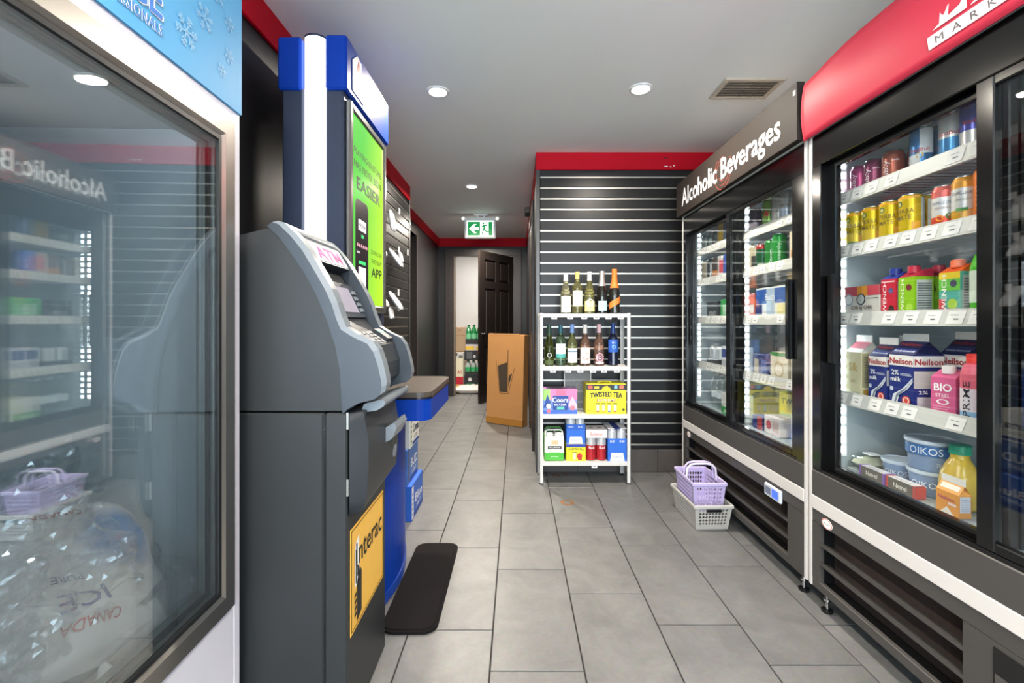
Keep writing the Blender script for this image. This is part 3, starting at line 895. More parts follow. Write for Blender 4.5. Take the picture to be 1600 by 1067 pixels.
# centre section between the cheeks
cen = [(-.66, 1.37), (-.625, 1.372), (-.600, 1.352), (-.566, 1.296), (-.600, 1.278), (-.560, 1.245), (-.503, 1.13), (-.47, 1.095), (-.41, 1.055), (-.392, 1.0), (-.395, .95), (-.43, .915), (-.48, .884)]
MB().prism(cen, 'y', AY0 + .048, AY1 - .048, M_ATMD).build('centre_panel', atm)
def slope_frame(p, q, lift):
    """origin at p (lower), unit up-vector towards q, normal out"""
    p, q = Vector((p[0], 0, p[1])), Vector((q[0], 0, q[1]))
    up = (q - p).normalized(); nrm = Vector((up.z, 0, -up.x))
    return p + nrm * lift, up, nrm
# lit ATM sign
o_, up, nrm = slope_frame((-.566, 1.296), (-.600, 1.352), .0035)
sg = MB(); yc = (AY0 + AY1) / 2
o3 = Vector((o_.x, yc, o_.z))
sg.rect(o3, XF, up, -.128, .128, -.002, .072, mat('#6d7378', .4), .003)
sg = sg.build('sign_frame', atm)
s2 = MB(); o4 = o3 + nrm * .0042
s2.rect(o4, XF, up, -.118, .118, .004, .064, mat('#d9c9d6', .5, emit=.25, noise_amt=0))
s2.text('ATM', .046, o4 + nrm * .0008 + up * .011 + Vector((0, .0, 0)), XF, up, mat('#c00a78', .5, emit=.12, noise_amt=0), 'c', bold=.05, width=.185)
s2.build('lit_sign', sg)
# screen with side keys
o_, up, nrm = slope_frame((-.503, 1.13), (-.560, 1.245), .001)
o3 = Vector((o_.x, yc, o_.z))
bz = MB().rect(o3, XF, up, -.118, .118, .006, .122, M_ATMF, .007).build('screen_bezel', atm)
o4 = o3 + nrm * .0082
MB().rect(o4, XF, up, -.078, .062, .022, .108, mat('#8f8c9a', .25, emit=.2, noise_amt=.02), .0005).build('screen', bz)
for i in range(4):
    MB().rect(o4, XF, up, .076, .104, .024 + i * .021, .036 + i * .021, M_ATML, .004).build('side_key', bz)
# card reader with green light, and keypad
o_, up, nrm = slope_frame((-.41, 1.055), (-.47, 1.095), .001)
o3 = Vector((o_.x, yc, o_.z))
cr_ = MB().rect(o3, XF, up, .06, .118, .01, .066, M_ATMD, .012).build('card_reader', atm)
MB().rect(o3 + nrm * .0125, XF, up, .068, .110, .044, .056, mat('#46e08a', .4, emit=1.6, noise_amt=0), .001).build('status_light', cr_)
kp = MB().rect(o3, XF, up, -.1, .04, .004, .066, mat('#8b9196', .35, .7), .002).build('keypad', atm)
key = MB()
for i in range(4):
    for j in range(4):
        key.rect(o3 + nrm * .0022, XF, up, -.094 + i * .033, -.068 + i * .033, .008 + j * .0145, .019 + j * .0145, M_ATMD, .003)
key.build('keys', kp)
# dispenser housing
dp = [(-.456, .600), (-.428, .604), (-.418, .64), (-.412, .72), (-.412, .80), (-.420, .845), (-.428, .876), (-.456, .878)]
mb = MB(); n = len(dp); ya = [(AY0 + .0, .0), (AY0 + .025, 1.0), (AY1 - .02, 1.0), (AY1, .6)]
lay = [[(-.456 + (x + .456) * k + .006, y, z + (0 if z > .62 else .03 * (y - AY0) / .36)) for x, z in dp] for y, k in ya]
for A, B in zip(lay, lay[1:]):
    mb.add(A + B, [(i, i + 1, n + i + 1, n + i) for i in range(n - 1)], M_ATMD, True)
mb.add(lay[0], [tuple(range(n))], M_ATMD); mb.add(lay[-1], [tuple(range(n))], M_ATMD)
for L_ in (0, -1):
    mb.add([l[L_] for l in lay] + [(-.456, l[L_][1], l[L_][2]) for l in lay], [(i, i + 1, 5 + i, 4 + i) for i in range(3)], M_ATMD)
dsp = mb.build('dispenser_housing', atm)
# silver lip above, cash tray with printed notice, receipt scoop
MB().prism([(-.44, .868), (-.395, .874), (-.374, .886), (-.370, .899), (-.382, .905), (-.43, .893)], 'y', AY0 + .06, AY1 - .01, M_ATML, True).build('silver_lip', atm)
tray = MB()
tray.prism([(-.417, .745), (-.388, .760), (-.372, .795), (-.380, .812), (-.417, .79)], 'y', 1.43, 1.565, M_ATML).build('cash_tray', dsp)
MB().box(-.413, -.4055, 1.50, 1.56, .715, .745, M_BLACKP).build('cash_slot', dsp)
pt = MB()
for i in range(5): pt.text('8 0 3', .004, (-.3725 + .0006, 1.447 + .02 * i, .778), XF, (-.42, 0, .9), M_INK, 'l')
pt.build('printed_notice', dsp)
MB().lathe([(.032, 0), (.026, .006), (.006, .01)], M_ATML, -.414, 1.545, .700, 18, 'x').build('receipt_scoop', dsp)
# yellow sticker
st = MB(); M_YEL = mat('#f3bd4c', .4, noise_amt=.04, name='yellow_vinyl')
XS = -.4555
st.rect((XS, 0, 0), XF, YU, 1.262, 1.572, .258, .552, M_YEL, .0008)
for (a0, a1, z0, z1) in ((1.268, 1.566, .264, .268), (1.268, 1.566, .542, .546), (1.268, 1.272, .264, .546), (1.562, 1.566, .264, .546)):
    st.rect((XS + .0015, 0, 0), XF, YU, a0, a1, z0, z1, mat('#7a5c14', .5))
st = st.build('yellow_sticker', vd)
ip = MB(); OX = (XS + .002, 0, 0); OX2 = (XS + .0026, 0, 0)
ip.text('Interac', .070, (OX[0], 1.304, .430), XF, YU, M_INK, 'l', bold=.008, width=.245)
# hand symbol: white card with the I, black cuff
ip.flat([(1.292, .375), (1.328, .385), (1.328, .515), (1.300, .50), (1.292, .47)], OX, XF, YU, M_WHITE2)
ip.rect(OX2, XF, YU, 1.299, 1.307, .385, .48, M_INK).rect(OX2, XF, YU, 1.311, 1.324, .40, .43, M_INK)
ip.flat([(1.312, .272), (1.350, .285), (1.350, .40), (1.334, .42), (1.312, .385)], OX, XF, YU, M_INK)
for k in range(4):
    ip.flat([(1.292, .345 - k * .018), (1.309, .351 - k * .018), (1.309, .361 - k * .018), (1.292, .357 - k * .018)], OX, XF, YU, M_INK)
ip.build('logo_print', st)

# ================================================================== LOTTERY KIOSK
ks = thing('lottery_kiosk', 'blue lottery kiosk with a glowing white side column and green screen', 'kiosk', (-0.70, 2.03, 0))
M_KB = mat('#0c389a', .42, spec=.14, noise_amt=.04, name='royal_blue_plastic')
M_KB2 = mat('#1f45a0', .35, noise_amt=.04, name='deep_blue_plastic')
M_KN = mat('#2a3448', .4, noise_amt=.05, name='slate_blue_metal')
KY0, KY1 = 1.745, 2.31
tw = MB()
tw.box(-.893, -.812, KY0 + .01, KY1 - .01, .0, 2.02, M_KN, .006).box(-.728, -.660, KY0 + .01, KY1 - .01, .0, 2.02, M_KN, .006)
tw.box(-.812, -.728, KY0 + .03, KY1 - .03, .0, 2.20, M_KN)
tw.build('tower', ks)
M_GLOW = mat('#ffffff', .4, emit=3.2, noise_amt=0, name='glowing_diffuser')
seg = [(-.770 + .0415 * math.cos(a), KY0 + .028 - .036 * math.sin(a)) for a in [math.pi * i / 10 for i in range(11)]]
MB().prism(seg, 'z', .02, 2.205, M_GLOW, True).build('light_column', ks)
MB().prism([(-.770 + .0435 * math.cos(a), KY0 + .0285 - .038 * math.sin(a)) for a in [math.pi * i / 10 for i in range(11)]], 'z', 2.205, 2.213, M_KN, True).build('column_cap', ks)
cp = MB()
cp.box(-.905, -.815, KY0 - .004, KY1 + .004, 2.005, 2.205, M_KB, .008)
cp.box(-.725, -.642, KY0 - .004, KY1 + .004, 2.005, 2.213, M_KB, .008)
cp.box(-.815, -.725, KY0 + .04, KY1, 2.10, 2.20, M_KB2)
cp = cp.build('cap', ks)
lg = MB(); OXk = (-.6405, 0, 0)
lg.flat([(1.80, 2.03), (1.93, 2.03), (1.93, 2.07), (1.90, 2.10), (1.90, 2.185), (1.85, 2.19), (1.80, 2.15)], OXk, XF, YU, M_WHITE2, .002)
OXl = (-.6375, 0, 0)
lg.flat([(1.865, 2.185), (1.895, 2.12), (1.84, 2.125)], OXl, XF, YU, mat('#d22b2b', .4))
lg.disc(OXl, XF, YU, 1.858, 2.105, .018, .02, mat('#f2b61e', .4)).disc(OXl, XF, YU, 1.893, 2.10, .016, .018, mat('#e2572a', .4))
lg.text('OLG', .028, (OXl[0], 1.865, 2.047), XF, YU, mat('#26408f', .4), bold=.02)
lg.build('logo', cp)
# screen: frame, lit panel, print
fy0, fy1, fz0, fz1 = 1.775, 2.262, 1.165, 1.985
sf = MB(); M_SFR = mat('#8d8f8c', .3, .9, name='brushed_bezel')
for (a0, a1, z0, z1) in ((fy0, fy0 + .032, fz0, fz1), (fy1 - .032, fy1, fz0, fz1), (fy0 + .032, fy1 - .032, fz0, fz0 + .032), (fy0 + .032, fy1 - .032, fz1 - .032, fz1)):
    sf.box(-.66, -.638, a0, a1, z0, z1, M_SFR, .006)
sf.box(-.662, -.648, fy0 + .01, fy1 - .01, fz0 + .01, fz1 - .01, M_BLACKP)
sf = sf.build('screen_frame', ks)
sm_ = MB().box(-.648, -.6455, fy0 + .034, fy1 - .034, fz0 + .034, fz1 - .034, screen_mat()).build('screen', sf)
sp_ = MB(); OS = (-.6448, 0, 0); OS2 = (-.6442, 0, 0); DK = mat('#1d2a1a', .5, noise_amt=0); PHONE = mat('#241d26', .3, noise_amt=0)
sy = fy0 + .034; sz = fz1 - .034
sp_.text('PLAYING IN-STORE', .027, (OS[0], sy + .02, sz - .150), XF, YU, DK, 'l', width=.36, bold=.01)
sp_.text('HAS NEVER BEEN', .031, (OS[0], sy + .02, sz - .205), XF, YU, DK, 'l', width=.36, bold=.01)
sp_.text('EASIER', .052, (OS[0], sy + .055, sz - .285), XF, YU, DK, 'l', bold=.03, width=.31)
ph = [(sy + .035, sz - .73), (sy + .195, sz - .73), (sy + .195, sz - .345), (sy + .175, sz - .325), (sy + .055, sz - .325), (sy + .035, sz - .345)]
sp_.flat(ph, OS, XF, YU, PHONE)
LW = mat('#f3f0f4', .4, emit=.5, noise_amt=0); LP = mat('#e9a7b5', .4, emit=.3, noise_amt=0); LG = mat('#37c26b', .4, emit=.4, noise_amt=0)
sp_.rect(OS2, XF, YU, sy + .07, sy + .165, sz - .45, sz - .405, LW)
sp_.text('PROLINE', .02, (OS2[0] + .0006, sy + .1175, sz - .438), XF, YU, PHONE, width=.08, bold=.02)
sp_.rect(OS2, XF, YU, sy + .105, sy + .135, sz - .478, sz - .464, LG)
for i in range(6): sp_.disc(OS2, XF, YU, sy + .06 + i * .023, sz - .512, .006, .008, LP, n=8)
sp_.text('Search', .011, (OS2[0], sy + .05, sz - .545), XF, YU, LW, 'l')
sp_.rect(OS2, XF, YU, sy + .075, sy + .16, sz - .588, sz - .574, LG)
sp_.rect(OS2, XF, YU, sy + .072, sy + .162, sz - .70, sz - .6, LW)
sp_.text('DOWNLOAD', .021, (OS[0], sy + .235, sz - .525), XF, YU, DK, 'l', width=.16)
sp_.text('THE NEW', .021, (OS[0], sy + .235, sz - .565), XF, YU, DK, 'l', width=.16)
sp_.text('APP', .042, (OS[0], sy + .24, sz - .625), XF, YU, DK, 'l', bold=.03, width=.155)
sp_.build('screen_print', sm_)
# pedestal with a bowed front, and the writing shelf
def bow(x_mid, x_end, n=12, y0=KY0 + .01, y1=KY1 - .06):
    return [(x_end + (x_mid - x_end) * (1 - (2 * i / n - 1) ** 2), y0 + (y1 - y0) * i / n) for i in range(n + 1)]
pg = [(-.655, KY1 - .06), (-.655, KY0 + .01)] + bow(-.505, -.545)
MB().prism(pg, 'z', .004, .742, M_KB, False).build('pedestal', ks)
pl = [(-.655, KY1 - .06), (-.655, KY0 + .01)] + bow(-.500, -.541)
MB().prism(pl, 'z', 0.003, .045, M_KB2).build('kick_plate', ks)
def rounded(x0, x1, y0, y1, r, n=6):
    pts = []
    for (cx, cy, a0) in ((x1 - r, y1 - r, 0), (x0 + .001, y1, None), (x0 + .001, y0, None), (x1 - r, y0 + r, -90)):
        if a0 is None: pts.append((cx, cy))
        else: pts += [(cx + r * math.cos(R(a0 + 90 * i / n)), cy + r * math.sin(R(a0 + 90 * i / n))) for i in range(n + 1)]
    return pts
MB().prism(rounded(-.655, -.335, KY0 + .03, KY1, .05), 'z', .742, .832, M_KB).build('shelf_body', ks)
MB().prism(rounded(-.655, -.331, KY0 + .028, KY1 + .003, .052), 'z', .832, .852, mat('#4a423c', .35, noise_amt=.15, scale=12, name='dark_laminate')).build('shelf_top', ks)
MB().prism(rounded(-.655, -.330, KY0 + .027, KY1 + .004, .053), 'z', .826, .8325, M_BLACKP).build('shelf_edge', ks)
# foot mat
def rrect(x0, x1, y0, y1, r, n=6):
    pts = []
    for (cx, cy, a0) in ((x1 - r, y1 - r, 0), (x0 + r, y1 - r, 90), (x0 + r, y0 + r, 180), (x1 - r, y0 + r, 270)):
        pts += [(cx + r * math.cos(R(a0 + 90 * i / n)), cy + r * math.sin(R(a0 + 90 * i / n))) for i in range(n + 1)]
    return pts
mt = thing('floor_mat', 'black rubber mat with rounded corners on the tiles before the kiosk', 'floor mat', (-.42, 1.98, 0))
MB().prism(rrect(-.495, -.290, 1.655, 2.325, .05), 'z', 0.0, .010, mat('#100e0f', .8, spec=.15, noise_amt=.1, bump=.4, scale=200, name='black_rubber')).build('border', mt)
MB().prism(rrect(-.495, -.302, 1.668, 2.313, .045), 'z', .010, .013, mat('#161314', .85, spec=.15, noise_amt=.2, bump=.6, scale=260, name='ribbed_rubber')).build('surface', mt)

# ---- beer cases stacked on the floor past the kiosk
def beer_case(label, x0, x1, y0, y1, z0, z1, c_main, c_band, title, c_t, sub):
    t = thing('beer_case', label, 'beer case', ((x0 + x1) / 2, (y0 + y1) / 2, z0), 0, 'beer cases past the kiosk')
    MB().box(x0, x1, y0, y1, z0, z1, mat(c_main, .45), .003).build('carton', t)
    p = MB(); h = z1 - z0
    p.rect((x1 + .0006, 0, 0), XF, YU, y0 + .004, y0 + .05, z0 + .01, z1 - .01, mat(c_band, .5))
    for k in range(5): p.rect((x1 + .0012, 0, 0), XF, YU, y0 + .014, y0 + .04, z0 + .03 + k * .028, z0 + .042 + k * .028, mat('#5a6272', .5))
    p.text(title, h * .26, (x1 + .001, (y0 + y1) / 2 + .03, z0 + h * .40), XF, YU, mat(c_t, .5), bold=.03, width=(y1 - y0) * .6)
    p.text(sub, h * .12, (x1 + .001, (y0 + y1) / 2 + .03, z0 + h * .2), XF, YU, mat(c_t, .5), width=(y1 - y0) * .4)
    p.rect((x1 + .0006, 0, 0), XF, YU, y0 + .06, y1 - .006, z0 + .008, z0 + h * .14, mat('#1a3f8f', .5))
    p.build('print', t)
beer_case('blue beer case with white lettering, lowest in the stack past the kiosk', -.86, -.588, 2.585, 2.89, 0, .20, '#2d62c4', '#e9edf2', 'Blue', '#f4f6fa', 'LABATT')
beer_case('blue and grey beer case, middle of the stack past the kiosk', -.86, -.612, 2.585, 2.86, .20, .405, '#4a72b8', '#4b5f92', 'BUD', '#f2f4f8', 'LIGHT')
beer_case('white beer case with black lettering, topmost of the stack past the kiosk', -.86, -.60, 2.60, 2.83, .405, .60, '#e8e6df', '#cfd6c0', 'Corona', '#3b4252', 'EXTRA')

# ---- packs hanging on hooks of the left slat wall
M_POLY = mat('#e8eaee', .3, noise_amt=.05, bump=.3, scale=40, name='white_poly_pack')
hooks = [(3.45, 1.95, 0), (3.44, 1.66, 1), (3.43, 1.34, 2), (3.43, 1.225, 3), (3.72, 1.68, 4), (3.0, 1.68, 5), (3.05, 1.35, 6), (3.02, 1.95, 7)]
hook_lab = ['white packet hanging highest on the slat wall beside the kiosk screen', 'white packet with blue stripe tilting out from the slat wall, below the highest packet',
            'white packet with blue stripe tilting out lower down on the slat wall', 'small white packet hanging lowest on the slat wall hooks', 'thin white tag card on its own hook towards the corridor end of the slat wall',
            'white packet on the slat wall hidden behind the kiosk screen, middle row', 'white packet on the slat wall hidden behind the kiosk screen, lower row', 'white packet on the slat wall hidden behind the kiosk screen, upper row']
hook_txt = ['chrome hook of the highest white packet', 'chrome hook of the tilted packet below the highest one', 'chrome hook of the lower tilted packet', 'chrome hook of the lowest small packet', 'chrome hook nearest the corridor end of the slat wall', 'chrome hook behind the kiosk screen, middle row', 'chrome hook behind the kiosk screen, lower row', 'chrome hook behind the kiosk screen, upper row']
for (y, z, i) in hooks:
    h = thing('wire_hook', hook_txt[i], 'hook', (XL + .014, y, z), 0, 'slat wall hooks')
    MB().tube([(XL + .014, y, z), (XL + .12, y, z), (XL + .135, y, z + .012)], .003, M_CHROME).build('prong', h)
    MB().box(XL + .014, XL + .018, y - .015, y + .015, z - .02, z + .01, M_CHROME).build('back_plate', h)
    MB().box(XL + .132, XL + .134, y - .02, y + .02, z - .02, z + .025, M_PAPER).build('price_card', h)
    pk = thing('hanging_packet', hook_lab[i], 'packet', (XL + .07, y, z), 0, 'packets on the slat wall')
    w, hh = (.10, .15) if i not in (3, 4) else (.06, .08)
    bm_ = bag_mesh(w, hh, .03, 20 + i, M_POLY, None, False, 14, 16, 7)
    tilt = 35 if i in (1, 2, 5, 6) else 8
    bm_.xform(Matrix.Rotation(R(-tilt), 4, 'Y') @ Matrix.Translation((0, 0, -hh / 2)) @ Matrix.Rotation(R(90), 4, 'Z') @ Matrix.Rotation(R(90), 4, 'X'))
    bm_.build('pouch', pk, world=False)
    hc = MB().box(-.001, .001, -w * .35, w * .35, -.03, .012, M_PAPER); hc.build('header_card', pk, world=False)
    if i in (1, 2, 5, 6):
        s_ = MB().box(-.0005, .0005, -w * .4, w * .4, -.012, .008, mat('#3d6fc4', .5))
        s_.xform(Matrix.Translation((.055, 0, -.085)) @ Matrix.Rotation(R(-tilt), 4, 'Y')).build('blue_stripe', pk, world=False)
# ================================================================== GLASS-DOOR COOLERS
XFR = 1.175
SHELF = [1.59, 1.385, 1.128, 0.825]
DECK = 0.557
M_LIN = mat('#a9b4b8', .45, noise_amt=.03, name='cooler_liner')
M_WIRE = mat('#d0d2d4', .35, noise_amt=.02, name='white_coated_wire')
M_LED = mat('#eefaff', .4, emit=19.0, noise_amt=0, name='led_strip')
M_STRIP = mat('#cfcfca', .4, noise_amt=.02, name='price_rail')
M_JAMB = mat('#0b0b0c', .14, noise_amt=.05, name='gloss_black_jamb')
M_STILE = mat('#101112', .14, noise_amt=.05, name='black_anodised_stile')
M_CHAR = mat('#43413f', .45, noise_amt=.06, scale=15, name='charcoal_grille_panel')
def cooler(label, y0, y1, ymid, near_front, handles, grille_y, tags_seed):
    c = thing('glass_door_cooler', label, 'cooler', (1.5, (y0 + y1) / 2, 0), 0, 'upright glass-door coolers')
    b = MB()
    b.box(XFR, 1.90, y0, y0 + .018, .078, 2.09, M_WHITE, .002).box(XFR, 1.90, y1 - .018, y1, .078, 2.09, M_WHITE, .002)
    b.box(1.88, 1.90, y0 + .018, y1 - .018, .078, 2.09, M_WHITE).box(XFR, 1.88, y0 + .018, y1 - .018, 1.86, 2.09, M_WHITE)
    b.box(XFR - .002, XFR + .03, y0 + .018, y1 - .018, .388, .440, M_WHITE, .002)
    b.build('case', c)
    l = MB(); a, z = y0 + .018, y1 - .018
    l.box(1.82, 1.88, a, z, .45, 1.855, M_LIN).box(1.235, 1.82, a, a + .03, .45, 1.855, M_LIN).box(1.235, 1.82, z - .03, z, .45, 1.855, M_LIN)
    l.box(1.235, 1.82, a + .03, z - .03, .45, DECK - .002, M_LIN).box(1.235, 1.82, a + .03, z - .03, 1.80, 1.855, M_LIN)
    l.build('liner', c)
    # door surround
    s = MB()
    s.box(XFR, XFR + .06, a, z, .440, .540, M_CHAR, .003)
    s.box(XFR + .002, XFR + .06, a, a + .05, .540, 1.735, M_JAMB, .002).box(XFR + .002, XFR + .06, z - .05, z, .540, 1.735, M_JAMB, .002)
    s.box(XFR + .002, XFR + .06, a, z, 1.735, 1.858, M_JAMB, .003)
    for k in range(3): s.box(XFR + .004 + k * .018, XFR + .008 + k * .018, a + .05, z - .05, .540, .552, M_BLACKP)
    s.build('door_surround', c)
    # sliding doors
    spans = [(y0 + .062, ymid + .028, near_front), (ymid - .028, y1 - .062, not near_front)]
    for i, (d0, d1, front) in enumerate(spans):
        xd = XFR + (.004 if front else .032)
        d = MB()
        w = .046
        d.box(xd, xd + .024, d0, d0 + w, .552, 1.735, M_STILE, .003).box(xd, xd + .024, d1 - w, d1, .552, 1.735, M_STILE, .003)
        d.box(xd, xd + .024, d0 + w, d1 - w, .552, .578, M_STILE, .003).box(xd, xd + .024, d0 + w, d1 - w, 1.71, 1.735, M_STILE, .003)
        d = d.build('door', c)
        MB().box(xd + .008, xd + .013, d0 + w - .004, d1 - w + .004, .574, 1.714, M_GLASS).build('glass_pane', d)
        hy = handles[i]
        MB().box(xd - .022, xd - .001, hy - .014, hy + .014, .965, 1.305, M_STILE, .005).build('handle', d)
    # LED strips
    for (yy, sg) in ((z - .031, -1), (a + .031, 1), (ymid + .012, 1), (ymid - .012, -1)):
        mb = MB().box(1.262, 1.290, yy - .004, yy + .004, .60, 1.77, M_WHITE2)
        xa, xb = 1.268, 1.284
        yq = yy + sg * .0055
        for k in range(30): mb.box(xa, xb, yy + sg * .004, yq, .615 + k * .0382, .615 + k * .0382 + .022, M_LED)
        mb.build('led_strip', c)
    MB().box(1.245, 1.262, ymid - .02, ymid + .02, .56, 1.80, M_JAMB).build('mullion', c)
    # slotted uprights at the back
    for yy in (a + .06, ymid, z - .06):
        u = MB().box(1.800, 1.82, yy - .012, yy + .012, .56, 1.80, M_WIRE)
        for k in range(22): u.box(1.7985, 1.80, yy - .004, yy + .004, .60 + k * .054, .60 + k * .054 + .025, M_BLACKM)
        u.build('upright', c)
    rnd = random.Random(tags_seed)
    for si, zs_ in enumerate(SHELF):
        sh = MB(); ya, yb = a + .034, z - .034
        for yw in [ya + .012 + k * .0305 for k in range(int((yb - ya - .02) / .0305) + 1)]:
            sh.box(1.268, 1.795, yw - .0022, yw + .0022, zs_ - .006, zs_ - .001, M_WIRE)
        for xw in (1.275, 1.45, 1.62, 1.79):
            sh.box(xw - .003, xw + .003, ya, yb, zs_ - .012, zs_ - .006, M_WIRE)
        sh = sh.build('shelf', c)
        st_ = MB().prism([(1.252, zs_ - .016), (1.262, zs_ - .016), (1.2655, zs_ + .034), (1.2605, zs_ + .034)], 'y', ya, yb, M_STRIP).build('price_rail', sh)
        # paper price tags with a line of print
        n = int((yb - ya) / .075)
        base = MB()
        base.flat([(-.030, -.019), (.022, -.019), (.030, .019), (-.022, .019)], (0, 0, 0), XB, (.17, 0, .985), M_PAPER, .0006)
        base.rect((-.0012, 0, 0), XB, (.17, 0, .985), -.006, .010, -.007, -.003, mat('#6a6a6a', .6))
        base.rect((-.0012, 0, 0), XB, (.17, 0, .985), -.016, .010, .006, .008, mat('#9a9a9a', .6))
        tm = base.mesh('price_tag')
        for k in range(n):
            if rnd.random() < .12: continue
            o = bpy.data.objects.new('price_tag', tm); COL.objects.link(o); o.parent = st_
            L = sh.location + c.location
            o.location = Vector((1.2553, ya + .05 + k * .075 + rnd.uniform(-.008, .008), zs_ + .009)) - L
    # grille panel with louvres
    g = MB(); g0, g1 = grille_y
    zb, zt = .112, .338
    g.box(XFR + .002, XFR + .02, a, z, .078, zb, M_CHAR, .002).box(XFR + .002, XFR + .02, a, z, zt, .388, M_CHAR, .002)
    g.box(XFR + .002, XFR + .02, a, g0, zb, zt, M_CHAR).box(XFR + .002, XFR + .02, g1, z, zb, zt, M_CHAR)
    g = g.build('grille_panel', c)
    MB().box(XFR + .06, XFR + .07, g0 - .02, g1 + .02, zb - .02, zt + .02, mat('#2c211d', .8, noise_amt=.5, scale=80, bump=.6, name='dusty_condenser')).box(XFR + .02, XFR + .06, g0 - .006, g0, zb - .02, zt + .02, M_BLACKP).box(XFR + .02, XFR + .06, g1, g1 + .006, zb - .02, zt + .02, M_BLACKP).box(XFR + .02, XFR + .06, g0, g1, zb - .02, zb - .004, M_BLACKP).build('condenser', g)
    for k in range(2):
        zz = zb + .068 + k * .075
        MB().prism([(XFR + .003, zz), (XFR + .003, zz + .012), (XFR + .04, zz + .0), (XFR + .04, zz - .01)], 'y', g0, g1, M_CHAR).build('louvre', g)
    # levelling feet
    for yy in (y0 + .065, y1 - .065):
        for xx in (1.205, 1.84):
            MB().lathe([(.019, 0), (.021, .004), (.021, .010), (.008, .013)], M_BLACKP, xx, yy, 0, 16).lathe([(.0065, .013), (.0065, .079)], M_CHROME, xx, yy, 0, 10).lathe([(.014, .044), (.014, .052)], M_CHROME, xx, yy, 0, 6).build('levelling_foot', c)
    bd = MB().disc((XFR + .0005, 0, 0), XB, YU, -(g1 - .045), .358, .03, .0195, M_PAPER, .001)
    bd.ring((XFR - .0014, 0, 0), (0, -.03, 0), (0, 0, .0195), (g1 - .045) / .03, 0, .85, .97, mat('#c8503c', .5), 24)
    bd.v = bd.v  # oval badge
    bd2 = MB().disc((XFR + .0012, 0, 0), XB, YU, -(g1 - .045), .358, .03, .0195, M_PAPER, .001)
    for k in range(24):
        a0, a1 = 2 * math.pi * k / 24, 2 * math.pi * (k + 1) / 24
        P = lambda aa, q: (XFR - .0002, (g1 - .045) - .03 * q * math.cos(aa), .358 + .0195 * q * math.sin(aa))
        bd2.add([P(a0, .84), P(a1, .84), P(a1, .95), P(a0, .95)], [(0, 1, 2, 3)], mat('#c8503c', .5))
    bd2.text('Kool', .010, (XFR - .0003, g1 - .045, .354), XB, YU, mat('#5a7696', .5), width=.034, shear=.2)
    bd2.build('oval_badge', g)
    return c, g
c1, g1_ = cooler('glass-door cooler under the dark Alcoholic Beverages sign, in the corner', 1.866, 3.270, 2.568, True, (1.975, 3.13), (2.0, 3.19), 1)
c2, g2_ = cooler('glass-door cooler under the pink banner, full of cans and milk cartons', 0.470, 1.852, 1.156, True, (0.56, 1.745), (1.215, 1.79), 2)
# controller display on the first cooler, drain pocket on the second
dsp_ = MB().box(XFR - .012, XFR + .002, 2.035, 2.165, .318, .375, mat('#c9ced6', .25), .004).build('controller', g1_)
MB().rect((XFR - .0125, 0, 0), XB, YU, -2.10, -2.05, .328, .365, mat('#3f62d8', .3, emit=.7, noise_amt=0)).rect((XFR - .0125, 0, 0), XB, YU, -2.155, -2.11, .33, .362, mat('#6a7386', .3)).build('display', dsp_)
MB().box(XFR - .001, XFR + .0025, 1.02, 1.135, .225, .325, mat('#0b0b0b', .7)).box(XFR - .0015, XFR + .002, 1.025, 1.13, .228, .262, mat('#4a4744', .5)).build('pocket', g2_)

# ---- header signs
sg1 = thing('cooler_sign', 'dark brown-grey sign board reading Alcoholic Beverages above the corner cooler', 'sign', (1.16, 2.56, 1.86))
M_SGN = mat('#332d2a', .6, spec=.18, noise_amt=.05, scale=4, name='dark_sign_vinyl')
MB().box(1.143, 1.1745, 1.875, 3.295, 1.865, 2.104, M_SGN, .003).build('board', sg1)
tx = MB(); OT = (1.1422, 0, 0); M_ARC = mat('#b5483c', .5)
for k in range(3):
    MB().ring(OT, XB, YU, -2.555, 1.962, .052 + k * .024, .0545 + k * .024, M_ARC, 20, .5 + k * .9, 2.4 + k * 1.1).build('red_arc', sg1)
    MB().ring(OT, XB, YU, -2.555, 1.962, .052 + k * .024, .0545 + k * .024, M_ARC, 20, 3.6 + k * .6, 5.2 + k * .8).build('red_arc', sg1)
tx.text('Alcoholic Beverages', .118, (1.1416, 3.18, 1.922), XB, YU, M_WHITE2, 'l', bold=.022, width=1.185)
MB().box(1.1415, 1.143, 1.887, 1.903, 2.055, 2.075, M_PAPER).build('paper_scrap', sg1)
tx.build('lettering', sg1)
sg2 = thing('cooler_banner', 'glossy pink-red vinyl banner with white logo above the milk cooler', 'banner', (1.15, 1.16, 1.85))
M_BAN = mat('#d83a50', .5, spec=.2, noise_amt=.03, scale=4, name='pink_red_vinyl')
def wave(y, z):
    t = (z - 1.85) / .25
    return 1.158 - .014 * math.sin(math.pi * min(max(t, 0), 1)) + .005 * math.sin(y * 7.0) * t + .003 * math.sin(y * 17 + 1) * t
mb = MB(); ny, nz = 60, 10; v = []
for j in range(nz + 1):
    for i in range(ny + 1):
        y = 0.40 + (1.858 - 0.40) * i / ny
        zt = 2.098 + .012 * math.sin(y * 5.5 + .6) + .006 * math.sin(y * 13)
        z = 1.85 + (zt - 1.85) * j / nz
        v.append((wave(y, z), y, z))
mb.add(v, [(j * (ny + 1) + i, (j + 1) * (ny + 1) + i, (j + 1) * (ny + 1) + i + 1, j * (ny + 1) + i + 1) for j in range(nz) for i in range(ny)], M_BAN, True)
mb.build('vinyl', sg2, solid=.002)
MB().box(1.165, 1.1745, 0.40, 1.858, 1.858, 2.085, M_SGN).build('backing_board', sg2)
lg = MB(); OB = (0, 0, 0)
lg.rect(OB, XB, YU, -1.285, -.985, 1.880, 1.914, M_WHITE2)
